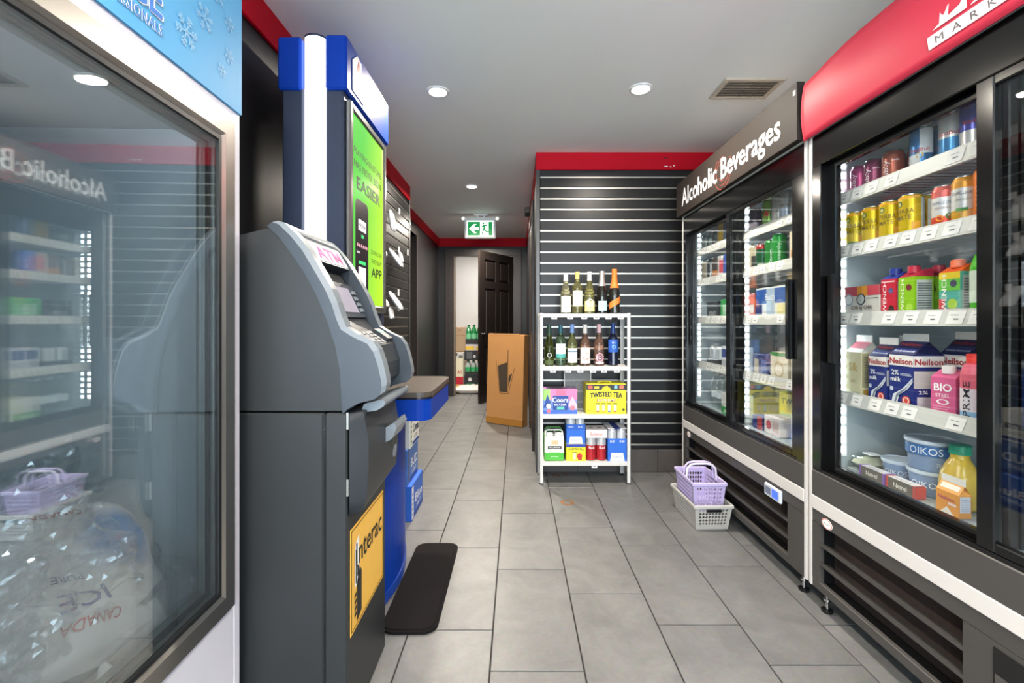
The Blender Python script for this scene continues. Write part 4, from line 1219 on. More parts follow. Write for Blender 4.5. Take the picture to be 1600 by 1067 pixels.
lg.text('MARKET', .020, (-.0007, 1.262, 1.887), XB, YU, mat('#6b5a5c', .5), 'l', spacing=2.2, width=.245)
# serif initial of the shop name
lg.flat([(-1.268, 1.924), (-1.247, 1.932), (-1.247, 2.075), (-1.262, 2.082), (-1.205, 2.082), (-1.222, 2.075), (-1.222, 1.937), (-1.19, 1.945), (-1.172, 1.975), (-1.172, 1.924)], OB, XB, YU, M_WHITE2)
lg.flat([(-1.165, 1.924), (-1.152, 1.93), (-1.152, 2.02), (-1.165, 2.028), (-1.125, 2.03), (-1.125, 1.93), (-1.112, 1.924)], OB, XB, YU, M_WHITE2)
lg.disc(OB, XB, YU, -1.138, 2.06, .014, .014, M_WHITE2)
# subdivide the long band by mapping each vertex onto the wavy vinyl
bmx = bmesh.new(); tmp = lg.mesh('t'); bmx.from_mesh(tmp)
for cut in range(24):
    yy = .64 + cut * .026
    bmesh.ops.bisect_plane(bmx, geom=bmx.verts[:] + bmx.edges[:] + bmx.faces[:], plane_co=(0, yy, 0), plane_no=(0, 1, 0))
for vv in bmx.verts:
    vv.co.x += wave(vv.co.y, vv.co.z) - .0032
me = bpy.data.meshes.new('logo_print'); bmx.to_mesh(me); bmx.free()
for m_ in tmp.materials: me.materials.append(m_)
lo_ = bpy.data.objects.new('logo_print', me); COL.objects.link(lo_); lo_.parent = sg2; lo_.location = -sg2.location

# ================================================================== PRODUCT BUILDERS
M_CANTOP = mat('#c8cacc', .25, 1.0, name='can_aluminium')
A0 = -math.pi / 2
def can(name, label, loc, r, h, bands, prints=(), rz=-60, group=None, cat='can', lid=M_CANTOP, n=22):
    t = thing(name, label, cat, loc, R(rz), group)
    pts = [(r * .78, 0), (r * .97, .007), (r, .012)]; ms = [M_CANTOP, M_CANTOP]
    zt = h - .016
    cuts = sorted({z0 for z0, _, _ in bands} | {z1 for _, z1, _ in bands})
    zz = [.012 + (zt - .012) * q for q in cuts]
    for i in range(len(cuts) - 1):
        mid = (cuts[i] + cuts[i + 1]) / 2
        col = [c_ for a_, b_, c_ in bands if a_ <= mid <= b_][-1]
        pts.append((r, zz[i + 1])); ms.append(mat(col, .25, .35, noise_amt=.03))
    top = mat(bands[-1][2], .25, .35, noise_amt=.03)
    pts += [(r * .82, h - .003), (r * .82, h)]; ms += [top, M_CANTOP]
    MB().lathe(pts, None, n=n, seg_m=ms).build('body', t, world=False)
    MB().lathe([(r * .76, h + .0005), (.0001, h + .0003)], lid, n=n, cap=False).box(-.008, .008, -.012, .006, h + .0005, h + .0018, lid).build('lid', t, world=False)
    if prints:
        p = MB()
        for pr_ in prints:
            kind = pr_[0]
            if kind == 'T':
                _, s_, hh, zf, col, da, wd, vert = pr_
                p.text_cyl(s_, hh, r + .0006, h * zf, A0 + R(da), mat(col, .4), bold=.015, width=wd, vertical=vert)
            elif kind == 'P':
                _, z0, z1, d0, d1, col = pr_
                p.patch(r + .0004, h * z0, h * z1, A0 + R(d0), A0 + R(d1), mat(col, .35), 8)
            elif kind == 'D':
                _, zf, da, rad, col = pr_
                q = [(rad * math.cos(2 * math.pi * i / 16), rad * math.sin(2 * math.pi * i / 16)) for i in range(16)]
                rr = r + .0005
                p.add([(rr * math.cos(A0 + R(da) + u / rr), rr * math.sin(A0 + R(da) + u / rr), h * zf + w) for u, w in q], [tuple(range(16))], mat(col, .35))
            elif kind == 'S':   # five-point star
                _, zf, da, rad, col = pr_
                q = [((rad if i % 2 == 0 else rad * .42) * math.sin(math.pi * i / 5), (rad if i % 2 == 0 else rad * .42) * math.cos(math.pi * i / 5)) for i in range(10)]
                rr = r + .0006
                p.add([(rr * math.cos(A0 + R(da) + u / rr), rr * math.sin(A0 + R(da) + u / rr), h * zf + w) for u, w in q], [tuple(range(10))], mat(col, .35))
        p.build('label_print', t, world=False)
    return t

def pbox(name, label, loc, w, d, h, color, front=(), side=(), top=None, rz=-90, group=None, cat='box', chamfer=.002, extra=None):
    """carton box; front faces local -Y, near side local +X; origin centre of base"""
    t = thing(name, label, cat, loc, R(rz), group)
    MB().box(-w / 2, w / 2, -d / 2, d / 2, 0, h, mat(color, .45, noise_amt=.03), chamfer).build('carton', t, world=False)
    p = MB()
    def draw(items, o, xd, yd, W, H):
        nn = Vector(xd).cross(Vector(yd)); lift = .0005
        for it in items:
            o_ = Vector(o) + nn * lift; lift += .0002
            if it[0] == 'R': p.rect(o_, xd, yd, it[1] * W, it[2] * W, it[3] * H, it[4] * H, mat(it[5], .45))
            elif it[0] == 'D': p.disc(o_, xd, yd, it[1] * W, it[2] * H, it[3] * H, it[3] * H, mat(it[4], .45), n=16)
            elif it[0] == 'F': p.flat([(a_ * W, b_ * H) for a_, b_ in it[1]], o_, xd, yd, mat(it[2], .45))
            elif it[0] == 'T':
                _, s_, cx, cz, hh, wd, col = it[:7]
                p.text(s_, hh * H, o_ + Vector(xd) * (cx * W) + Vector(yd) * (cz * H), xd, yd, mat(col, .45), 'c', bold=it[7] if len(it) > 7 else .015, width=wd * W, curve=(it[8] * H if len(it) > 8 else None))
    draw(front, (-w / 2, -d / 2, 0), (1, 0, 0), (0, 0, 1), w, h)
    draw(side, (w / 2, -d / 2, 0), (0, 1, 0), (0, 0, 1), d, h)
    if top: draw(top, (-w / 2, -d / 2, h), (1, 0, 0), (0, 1, 0), w, d)
    if p.v: p.build('print', t, world=False)
    if extra: extra(t)
    return t

def gable(name, label, loc, w, d, h, hg, c_body, c_roof, c_band, front, side, roof_print=(), rz=-90, fin=.022, cap=None, group=None):
    t = thing(name, label, 'carton', loc, R(rz), group)
    mb = MB()
    mb.box(-w / 2, w / 2, -d / 2, d / 2, 0, h, mat(c_body, .4))
    A = [(-w / 2, -d / 2, h), (w / 2, -d / 2, h), (w / 2, d / 2, h), (-w / 2, d / 2, h)]
    B = [(-w / 2, 0, h + hg), (w / 2, 0, h + hg)]
    I = [(-w / 2 + .02, 0, h + hg * .86), (w / 2 - .02, 0, h + hg * .86)]
    mb.add(A + B + I, [(0, 1, 5, 4), (2, 3, 4, 5), (1, 2, 7), (1, 7, 5), (2, 5, 7), (3, 0, 6), (0, 4, 6), (3, 6, 4)], mat(c_roof, .4))
    mb.box(-w / 2, w / 2, -.0016, .0016, h + hg - .001, h + hg + fin, mat('#e9e7e2', .5))
    mb.build('carton', t, world=False)
    p = MB()
    def draw(items, o, xd, yd, W, H):
        nn = Vector(xd).cross(Vector(yd)).normalized(); lift = .0005
        for it in items:
            o_ = Vector(o) + nn * lift; lift += .00025
            if it[0] == 'R': p.rect(o_, xd, yd, it[1] * W, it[2] * W, it[3] * H, it[4] * H, mat(it[5], .45))
            elif it[0] == 'D': p.disc(o_, xd, yd, it[1] * W, it[2] * H, it[3] * H, it[3] * H, mat(it[4], .45), n=18)
            elif it[0] == 'F': p.flat([(a_ * W, b_ * H) for a_, b_ in it[1]], o_, xd, yd, mat(it[2], .45))
            elif it[0] == 'T':
                _, s_, cx, cz, hh, wd, col = it[:7]
                p.text(s_, hh * H, o_ + Vector(xd) * (cx * W) + Vector(yd) * (cz * H), xd, yd, mat(col, .45), 'c', bold=it[7] if len(it) > 7 else .02, width=wd * W)
    draw(front, (-w / 2, -d / 2, 0), (1, 0, 0), (0, 0, 1), w, h)
    draw(side, (w / 2, -d / 2, 0), (0, 1, 0), (0, 0, 1), d, h)
    up = Vector((0, d / 2, hg)); L = up.length
    draw(roof_print, (-w / 2, -d / 2, h), (1, 0, 0), up.normalized(), w, L)
    if p.v: p.build('print', t, world=False)
    if cap:
        MB().lathe([(.015, 0), (.016, .002), (.016, .014), (.012, .016)], mat(cap, .4), 0, -d * .27, h + hg * .42, 14).build('cap', t, world=False)
    return t

def tetra(label, loc, w, d, h, c_body, c_top, c_cap, front, side, rz=-90, group=None):
    t = thing('drink_carton', label, 'carton', loc, R(rz), group)
    mb = MB(); hb = h * .80
    mb.box(-w / 2, w / 2, -d / 2, d / 2, 0, hb, mat(c_body, .35))
    A = [(-w / 2, -d / 2, hb), (w / 2, -d / 2, hb), (w / 2, d / 2, hb), (-w / 2, d / 2, hb)]
    B = [(-w * .46, d * .05, h * .93), (w * .46, d * .05, h * .93), (w * .46, d / 2, h * .95), (-w * .46, d / 2, h * .95)]
    mb.add(A + B, [(0, 1, 5, 4), (1, 2, 6, 5), (2, 3, 7, 6), (3, 0, 4, 7), (4, 5, 6, 7)], mat(c_top, .35))
    mb.build('carton', t, world=False)
    MB().lathe([(.016, 0), (.016, .004), (.017, .005), (.017, .022), (.014, .024)], mat(c_cap, .35), 0, -d * .08, h * .87, 16).build('cap', t, world=False)
    p = MB()
    def draw(items, o, xd, yd, W, H):
        nn = Vector(xd).cross(Vector(yd)); lift = .0005
        for it in items:
            o_ = Vector(o) + nn * lift; lift += .0002
            if it[0] == 'R': p.rect(o_, xd, yd, it[1] * W, it[2] * W, it[3] * H, it[4] * H, mat(it[5], .4))
            elif it[0] == 'D': p.disc(o_, xd, yd, it[1] * W, it[2] * H, it[3] * W, it[3] * W, mat(it[4], .4), n=14)
            elif it[0] == 'V':   # vertical lettering
                vs_, fs_, tw = text_geo(it[1], .006)
                k = it[4] * H / tw
                p.add([o_ + Vector(xd) * ((it[2] + .12 - y * .24) * W) + Vector(yd) * (it[3] * H + (x - tw / 2) * k) for x, y in vs_], fs_, mat(it[5], .4))
    draw(front, (-w / 2, -d / 2, 0), (1, 0, 0), (0, 0, 1), w, hb)
    draw(side, (w / 2, -d / 2, 0), (0, 1, 0), (0, 0, 1), d, hb)
    p.build('print', t, world=False)
    return t

def lathe_thing(name, label, cat, loc, parts, rz=-60, group=None, n=24):
    """parts: (part name, profile, material)"""
    t = thing(name, label, cat, loc, R(rz), group)
    for nm, prof, m_ in parts:
        MB().lathe(prof, m_, n=n).build(nm, t, world=False)
    return t

def yy_(px, X): return X * 720.0 / (px - 807.0)
# ================================================================== STOCK IN THE MILK COOLER
XP = 1.270                       # front line of stock
def cpos(px, r, z, X=None):
    X = X or XP + r
    return (X, yy_(px, X), z)
z1, z2, z3, z4 = SHELF
g = 'cans on the top shelf of the milk cooler'
bub = lambda c, c2: dict(bands=[(0, 1, c)], prints=[('T', 'bubly', .018, .42, '#f3ecef', -28, .075, True), ('T', 'smile', .008, .68, '#f0dfe4', 22, .022, False), ('P', .1, .4, 5, 70, c2)])
can('drink_can', 'magenta can by the light strip at the far end of the top milk-cooler shelf', cpos(1345, .033, z1), .033, .122, [(0, 1, '#b03a72')], [('T', 'bubly', .018, .45, '#f3ecef', -20, .07, True)], group=g)
can('drink_can', 'plum-coloured can with white vertical lettering, second on the top milk-cooler shelf', cpos(1367, .033, z1), .033, .122, rz=-55, group=g, **bub('#8e3a5c', '#a84a74'))
can('drink_can', 'rust-orange can with white vertical lettering on the top milk-cooler shelf', cpos(1396, .033, z1), .033, .122, rz=-52, group=g, **bub('#a5523c', '#c2704e'))
can('drink_can', 'bright red can half hidden behind the first blue energy drink can', (1.352, 1.545, z1), .033, .122, rz=-60, group=g, **bub('#b8403a', '#d0604e'))
eb = lambda top, bot, tc: [(0, .42, bot), (.42, 1, top)]
can('energy_drink_can', 'slim blue and white energy drink can beside the red can', cpos(1440, .031, z1), .031, .150, [(0, 1, '#3f7fb4')], [('P', .02, .45, -70, 0, '#e4e4e2'), ('P', .45, .98, 0, 70, '#dfe3e4'), ('T', 'RedBull', .012, .5, '#c8324a', 0, .05, False), ('D', .42, 0, .010, '#e0b23c')], -50, g)
can('energy_drink_can', 'slim energy drink can, blue above silver, between two blue-printed cans', cpos(1467, .029, z1, 1.362), .029, .162, [(0, .42, '#dedcd8'), (.42, 1, '#4a86b2')], [('T', 'RedBull', .011, .5, '#c0364a', 0, .05, False)], -50, g)
can('energy_drink_can', 'slim energy drink can, silver above bright blue', cpos(1488, .031, z1), .031, .168, [(0, .48, '#3c84bc'), (.48, 1, '#d8d6d2')], [('T', 'RedBull', .012, .52, '#c8324a', -10, .055, False)], -50, g)
can('energy_drink_can', 'tall energy drink can, violet-blue above silver, next to the door stile', cpos(1522, .031, z1), .031, .168, [(0, .45, '#dcdad6'), (.45, 1, '#4a51a8')], [('T', 'RedBull', .012, .55, '#d03a44', 10, .055, False), ('P', .02, .4, 10, 60, '#c9cacb')], -48, g)
for i, (px, c_) in enumerate(((1573, '#33558e'), (1655, '#3b8a4a'))):
    can('energy_drink_can', ['dark blue energy drink can behind the door stile of the milk cooler', 'green energy drink can behind the nearer glass door'][i], cpos(px, .031, z1), .031, .168, [(0, .45, '#c9c9c6'), (.45, 1, c_)], (), -48, g)
g = 'cans on the second shelf of the milk cooler'
def yerba(label, px, r=.0335, first=False, da=0, X=None):
    b = [(0, 1, '#d9b70c')] if not first else [(0, .12, '#c9c72a'), (.12, 1, '#d2b716')]
    pr_ = [('D', .80, -30 + da, .010, '#2f5d3a'), ('D', .80, -30 + da, .006, '#cfc06a'), ('T', 'YERBA', .016, .60, '#57451a', -5 + da, .055, False), ('T', 'MATE', .016, .47, '#57451a', -9 + da, .045, False),
           ('P', .05, .2, 15 + da, 55 + da, '#e59a20'), ('P', .25, .42, 30 + da, 70 + da, '#e8a82a'), ('P', .05, .9, 75 + da, 115 + da, '#c9cdc6'), ('P', .90, .95, -60 + da, 70 + da, '#eba41c')]
    if first: pr_.append(('P', .18, .27, -40, 30, '#3b6b33'))
    return can('yerba_mate_can', label, cpos(px, r, z2, X), r, .158, b, pr_, -56, g)
yerba('yellow yerba mate can with a green stripe, first by the light strip', 1338, first=True)
yerba('yellow yerba mate can, second from the light strip', 1364)
yerba('yellow yerba mate can, third from the light strip', 1392)
yerba('yellow yerba mate can showing its barcode side, fourth from the light strip', 1424, da=-14)
yerba('yellow yerba mate can turned away, set back before the red and white can', 1455, da=-75, X=1.371)
can('drink_can', 'red and white sparkling drink can beside the yellow yerba mate cans', cpos(1476, .031, z2), .031, .150, [(0, .36, '#d4432c'), (.36, .84, '#e2dfde'), (.84, 1, '#d8605a')], [('T', 'SANPELLEGRINO', .009, .62, '#4a5a78', 0, .062, False), ('T', 'ARANCIATA', .007, .52, '#8a6a6a', 0, .045, False), ('D', .34, -15, .010, '#e88d2a'), ('D', .37, 25, .009, '#4b8a3a')], -50, g)
can('drink_can', 'orange and white sparkling drink can with a green leaf', cpos(1509, .0315, z2), .0315, .158, [(0, .38, '#e0a21c'), (.38, .86, '#e4e3e0'), (.86, 1, '#e8a23a')], [('T', 'SANPELLEGRINO', .009, .66, '#30415e', 0, .064, False), ('T', 'LIMONATA', .007, .55, '#7a7a78', 0, .045, False), ('P', .36, .42, -35, 15, '#3f8a34')], -50, g)
can('drink_can', 'plain orange soda can with large white letters next to the door stile', cpos(1546, .033, z2), .033, .168, [(0, 1, '#e07420')], [('T', 'A&W', .03, .5, '#f6e4d2', -25, .06, True), ('P', .1, .3, 0, 40, '#f0cfa8')], -48, g)
can('drink_can', 'amber beer can behind the nearer glass door, second shelf', (1.345, 1.205, z2), .033, .158, [(0, 1, '#a8742a')], [('P', .2, .6, -40, 40, '#e8d9b0')], -48, g)
for (lab, gz, cl) in (('yellow yerba mate can in the row behind the first yerba mate cans', z2, '#d9b70c'), ('coloured drink can in the shaded back row of the top milk-cooler shelf', z1, '#8a3a5a')):
    for k in range(3):
        can('drink_can', lab, (XP + .125, 1.74 - k * .072, gz), .033, .122 if gz == z1 else .158, [(0, 1, cl)], (), -60, 'back row cans of the milk cooler')

g = 'cartons on the middle shelf of the milk cooler'
# pack with pink and orange corners
t = pbox('drink_multipack', 'grey-white drink multipack with red and orange blocks beside the light strip', (XP + .055, 1.697, z3), .170, .11, .128, '#c9c6bf',
     [('R', 0, .38, .72, 1, '#b2485a'), ('R', .38, .68, .72, 1, '#d08a34'), ('R', .68, 1, .72, 1, '#c24452'), ('R', 0, .35, 0, .16, '#b5485e'), ('R', .35, .68, 0, .16, '#d0883c'), ('R', .68, 1, 0, .16, '#bb3f50'),
      ('D', .14, .62, .17, '#8fa0ac'), ('D', .14, .62, .13, '#d6dadb'), ('D', .50, .62, .17, '#3e4a50'), ('D', .50, .62, .13, '#aab0ae'), ('R', .66, .98, .63, .65, '#55504a'), ('T', 'CHA to CHAI', .52, .34, .11, .6, '#4b4a44')],
     [('R', 0, 1, .72, 1, '#b9404e'), ('R', .2, .8, .42, .6, '#c26068'), ('R', .2, .8, .2, .35, '#a8525c'), ('R', 0, 1, 0, .14, '#a83848')], rz=-90, group=g)
bars = [('R', .12, .85, .06 + k * .055, .085 + k * .055, '#6a6f6c') for k in range(15)]
def cw(label, px, w, body, top, cap, da, fr, X=XP + .034, rz=-90):
    return tetra(label, (X, yy_(px, X), z3), w, .062, .178, body, top, cap, fr, [('R', .1, .9, .03, .92, '#c2c5c4')] + bars, rz, g)
cw('red drink carton with a blue cap and white vertical lettering', 1402, .062, '#c9283c', '#2c3d94', '#26388c', 0, [('V', 'CWENCH', .25, .5, .9, '#f4f0ee'), ('D', .68, .72, .16, '#5b5a86'), ('D', .72, .28, .2, '#33261f'), ('R', .05, .95, .92, .95, '#f0c8cc')])
cw('lime green drink carton with a red cap showing its barcode side', 1431, .062, '#8cc21e', '#b52840', '#c02c44', 0, [('V', 'CWENCH', .25, .5, .9, '#f0f4da'), ('D', .66, .76, .17, '#7a2a34'), ('D', .7, .3, .22, '#a8d24a')])
cw('darker green drink carton with a red cap, set back behind the lime carton', 1470, .062, '#6f9c28', '#8c1f38', '#a82a40', 0, [('V', 'CWENCH', .25, .5, .9, '#d8e2b8'), ('D', .6, .72, .2, '#33402a')], X=1.370)
cw('rainbow drink carton with an orange cap next to the door stile', 1500, .066, '#58b0a0', '#e8602a', '#ee6a34', 0, [('R', 0, 1, .86, 1, '#e4c832'), ('R', 0, 1, .62, .86, '#6cc04a'), ('R', 0, 1, 0, .25, '#b85a9a'), ('R', 0, .3, .25, .45, '#c84a4a'), ('V', 'CWENCH', .25, .5, .9, '#f4f2f0'), ('D', .7, .76, .16, '#4a4a62'), ('D', .66, .34, .24, '#a8cc4a')])
lathe_thing('juice_bottle', 'bright green juice bottle with a white label touching the door stile', 'bottle', (XP + .045, yy_(1546, XP + .045), z3), [('bottle', [(.036, 0), (.04, .01), (.04, .15), (.03, .185), (.016, .20)], mat('#4fb82e', .25)), ('label', [(.0405, .05), (.0405, .14)], mat('#d5e2cf', .5)), ('cap', [(.017, .20), (.017, .222), (.014, .224)], mat('#3f9a2c', .35))], group=g)
for i, px in enumerate((1587, 1680)):
    pbox('snack_box', ['blue and white drink box behind the nearer glass door, middle shelf', 'white drink box behind the nearer glass door, middle shelf'][i], (XP + .04, yy_(px, XP + .04), z3), .06, .08, .15, ['#35599c', '#dfe2e6'][i], [('R', .1, .9, .5, .8, '#e8eaf0')], (), None, -90, g)

g = 'milk and bottles on the fourth shelf of the milk cooler'
# cream carton by the light strip
gable('milk_carton', 'cream-coloured plant milk carton with pink roof next to the light strip', (XP + .048, yy_(1352, XP + .048) + .004, z4), .078, .085, .185, .040, '#d8d2ac', '#dcd9cf', None,
      [('T', 'Silk', .5, .62, .17, .55, '#b9a15a'), ('R', .1, .9, .10, .2, '#c9cdb6'), ('T', 'SOY', .5, .38, .06, .3, '#b5a468')],
      [('R', .05, .95, .3, .98, '#a9a17f'), ('R', .1, .9, .08, .26, '#c89c4a')] + [('R', .12, .88, .4 + k * .05, .415 + k * .05, '#7f7a62') for k in range(11)],
      [('R', 0, 1, .35, .95, '#c96a7a')], -90, .024, None, g)
nl = lambda s_: [('R', 0, 1, .80, .985, '#ece9e4'), ('R', 0, 1, .79, .80, '#1b2558'), ('T', 'Neilson', .5, .835, .105, .92, '#a83236', .04)]
def milk(label, px, w, d, h, hg, X, first=True):
    Y = yy_(px, X)
    return gable('milk_carton', label, (X, Y, z4), w, d, h, hg, '#22327c', '#1c2350', None,
        nl(1) + [('T', '2%', .26, .64, .09, .3, '#eef0f4'), ('R', .48, .9, .665, .675, '#d4d8e4'), ('R', .48, .95, .64, .65, '#d4d8e4'), ('T', 'milk', .30, .53, .08, .42, '#f2f3f6'), ('R', .06, .2, .36, .43, '#c9d2e2'),
            ('F', [(.06, .02), (.2, .3), (.55, .4), (.8, .52), (.99, .62), (.99, .54), (.8, .42), (.45, .3), (.3, .02)], '#d7dbe2'), ('F', [(.14, .04), (.34, .31), (.75, .45), (.99, .585), (.99, .575), (.72, .41), (.4, .27), (.2, .02)], '#7d8698'),
            ('D', .74, .22, .085, '#c9483a'), ('D', .74, .22, .06, '#f0ebe6'), ('D', .74, .22, .045, '#c9483a'), ('F', [(.12, 0), (.5, .0), (.34, .12)], '#eef0f2')],
        nl(1) + [('R', 0, 1, .62, .745, '#1d2a66'), ('R', 0, 1, .44, .735, '#c6c3c0'), ('R', .1, .9, .05, .3, '#cfccd2'), ('T', '2%', .3, .35, .06, .3, '#eef0f4')],
        [('R', .06, .94, .12, .42, '#2a3c8c'), ('T', '2% partly skimmed milk', .5, .18, .13, .85, '#eef0f4'), ('T', 'Neilson', .5, .62, .22, .8, '#a83236', .03)], -90, .024, None, g)
milk('blue and white milk carton, narrower, between the cream carton and the large milk carton', 1389, .080, .082, .180, .040, XP + .044)
milk('large blue and white milk carton standing foremost on the shelf', 1431, .096, .098, .192, .044, XP + .052)
gable('milk_carton', 'white milk carton top peeking out between the two foremost blue milk cartons', (XP + .145, 1.66, z4), .08, .08, .185, .04, '#dcd9d2', '#d8d6d0', None, [('R', 0, 1, .8, .97, '#c9483a')], (), (), -90, .024, None, g)
milk('blue and white milk carton set back behind the pink sports drink', 1516, .096, .098, .198, .046, XP + .16)
# pink sports drink carton and bottle in front
M_PINK = mat('#d8618e', .4, noise_amt=.05); 
t = tetra('pink sports drink carton with white cap in front of the large milk carton', (XP + .036, yy_(1489, XP + .036) + .008, z4), .064, .064, .165, '#d2608c', '#d2608c', '#eeeae8',
      [('R', .1, .9, .04, .06, '#eab4c8')] + [('R', .1, .8 - .1 * (k % 2), .12 + k * .055, .13 + k * .055, '#efc2d2') for k in range(5)], [('R', .1, .9, .05, .9, '#c04a7a'), ('R', .3, .7, .1, .6, '#e6b0c6')], -74, g)
pp = MB(); w = .064; hb = .195 * .8
pp.text('BIO', .024, (0, -.0335, .092), (1, 0, 0), (0, 0, 1), M_WHITE2, 'c', bold=.02, width=.045)
pp.text('STEEL', .011, (0, -.0335, .074), (1, 0, 0), (0, 0, 1), M_WHITE2, 'c', width=.038)
pp.ring((0, -.0335, .060), (1, 0, 0), (0, 0, .5), 0, 0, .011, .016, M_WHITE2)
pp.build('logo_print', t, world=False)
t = lathe_thing('sports_drink_bottle', 'pink and white sports drink bottle with a red cap by the door stile', 'bottle', (XP + .036, yy_(1523, XP + .036), z4),
   [('bottle_foot', [(.028, 0), (.031, .008), (.031, .045)], mat('#8fbfe6', .35)), ('bottle_waist', [(.031, .045), (.031, .11)], mat('#e6dfe8', .35)), ('bottle_shoulder', [(.031, .11), (.031, .15), (.024, .175), (.016, .182)], mat('#e0687c', .35)), ('cap', [(.018, .182), (.018, .206), (.015, .208)], mat('#e8413c', .4))], -60, g)
pp = MB(); pp.text_cyl('PRIME', .018, .0316, .08, A0 + R(-20), mat('#2a2a30', .5), bold=.03, width=.10, vertical=True); pp.build('label_print', t, world=False)
for i, px in enumerate((1562, 1662, 1720)):
    lathe_thing('sports_drink_bottle', ['red sports drink bottle hidden by the door stile, fourth shelf', 'blue sports drink bottle behind the nearer glass door', 'white sports drink bottle at the edge of the picture behind glass'][i], 'bottle', (XP + .036, yy_(px, XP + .036), z4), [('bottle', [(.03, 0), (.033, .008), (.033, .15), (.016, .18)], mat(['#b03a3a', '#3a5fb0', '#d8dade'][i], .3)), ('cap', [(.017, .18), (.017, .20)], mat('#e9e9e9', .4))], -60, g)

g = 'chilled food on the floor of the milk cooler'
M_TUB = mat('#7f96b6', .4, noise_amt=.04); M_LIDT = mat('#c9d6e2', .3)
def tub(label, loc, rt=.066, h=.078, text='OIKOS', up=False, rz=-50):
    t = thing('yogurt_tub', label, 'yogurt tub', loc, R(rz), g)
    MB().lathe([(rt * .84, 0), (rt * .86, .003), (rt * .97, h - .012), (rt, h - .010)], M_TUB, n=30).build('tub', t, world=False)
    MB().lathe([(rt * 1.03, h - .012), (rt * 1.05, h - .009), (rt * 1.05, h - .001), (rt * .98, h), (rt * .96, h - .003), (.0001, h - .003)], M_LIDT, n=30).build('lid', t, world=False)
    p = MB(); r0 = rt * .92
    p.patch(rt * .985 + .0005, h * .52, h * .84, A0 - 1.6, A0 + 1.6, mat('#3a6ca8', .4), 20) if up else None
    p.text_cyl(text, h * .24, rt * .985 + .001, h * (.56 if up else .36), A0 + R(-5), mat('#e8eef4', .4), bold=.0, width=rt * 1.35)
    p.text_cyl('2%', h * .12, rt * .955, h * .2, A0 + R(25), mat('#dfe7ef', .4), width=.012)
    p.build('label_print', t, world=False)
    return t
TX = 1.375
tub('blue-grey yogurt tub at the bottom of the stacked pair', (TX, yy_(1455, TX), DECK), .062, .082)
tub('large blue yogurt tub with a brighter blue band, topmost of the stacked pair', (TX, yy_(1455, TX), DECK + .082), .067, .100, up=True)
tub('blue-grey yogurt tub standing apart behind the cream boxes', (1.372, 1.648, DECK), .052, .078, text='OIKOS')
# bagged salad tray
t = thing('food_tray', 'clear plastic food tray with pale food in the far corner of the cooler floor', 'food tray', (1.345, 1.755, DECK), 0, g)
M_CLEAR = glass_mat('clear_food_plastic', (.93, .95, .94), .8, .08, .08)
MB().box(-.055, .055, -.04, .04, 0, .004, M_WHITE2).box(-.055, .055, -.04, -.037, .004, .03, M_CLEAR).box(-.055, .055, .037, .04, .004, .03, M_CLEAR).box(-.055, -.052, -.037, .037, .004, .03, M_CLEAR).box(.052, .055, -.037, .037, .004, .03, M_CLEAR).build('tray', t, world=False)
bag_mesh(.10, .072, .05, 40, mat('#c9c8ac', .6, noise_amt=.2, bump=.5), None, False, 12, 12).xform(Matrix.Translation((0, 0, .03))).build('filling', t, world=False)
bag_mesh(.108, .078, .035, 41, M_CLEAR, None, False, 14, 14).xform(Matrix.Translation((0, 0, .052))).build('film_lid', t, world=False)
MB().box(-.02, .02, -.03, .01, .066, .069, M_PAPER).build('sticker', t, world=False)
def natrel(label, y, c_end):
    return pbox('cream_box', label, (1.292, y, DECK), .118, .034, .038, '#6a645c', [('T', 'Natrel', .5, .30, .42, .44, '#eae6de', .02), ('R', 0, .08, 0, 1, c_end), ('R', .92, 1, 0, 1, c_end)], [('R', 0, 1, 0, 1, c_end)],
                [('R', 0, 1, 0, 1, '#e4e0e2'), ('R', .2, .8, .3, .45, '#b9b4b8'), ('R', 0, .07, 0, 1, c_end), ('R', .93, 1, 0, 1, c_end)], -90, g, chamfer=.001)
natrel('flat cream box with purple ends lying beside the clear food tray', 1.655, '#8a62b4')
natrel('flat cream box with red ends lying beside the orange carton', 1.532, '#c2504c')
# orange juice jug
jx = 1.362
t = lathe_thing('juice_jug', 'clear jug of orange juice with a green screw cap', 'jug', (jx, yy_(1500, jx), DECK),
    [('jug', [(.044, 0), (.049, .008), (.051, .07), (.047, .10), (.034, .13), (.024, .148), (.022, .165)], mat('#d9b848', .2, noise_amt=.05, coat=.5)), ('cap', [(.027, .163), (.027, .188), (.024, .191)], mat('#2f9a78', .35))], group=g)
MB().tube([(0, .04, .10), (0, .060, .115), (0, .060, .15), (0, .024, .158)], .007, mat('#d9c878', .2)).build('handle', t, world=False)
gable('cream_carton', 'small orange dairy carton with white roof ridge at the front of the cooler floor', (1.291, 1.362, DECK), .072, .036, .066, .026, '#e29a48', '#e2a050', None,
      [('T', 'Neilson', .45, .62, .16, .7, '#b0466a', .03), ('R', .55, .9, .45, .55, '#e8d8d8'), ('F', [(.2, .02), (.5, .35), (.8, .02)], '#ece4da')], [('R', .08, .92, .25, .95, '#d5d8e2')] + [('R', .15, .85, .3 + k * .1, .33 + k * .1, '#a5a9bc') for k in range(6)], [('R', .1, .9, .3, .8, '#ece2d4')], -90, .018, None, g)
for i, (y, c_) in enumerate(((1.22, '#4a78b8'), (1.10, '#d8dade'))):
    lathe_thing('yogurt_tub', ['blue tub on the cooler floor behind the door stile', 'white tub on the cooler floor behind the nearer glass door'][i], 'yogurt tub', (1.365, y, DECK), [('tub', [(.045, 0), (.052, .08)], mat(c_, .4)), ('lid', [(.055, .08), (.055, .088), (.05, .09)], M_LIDT)], -60, g)

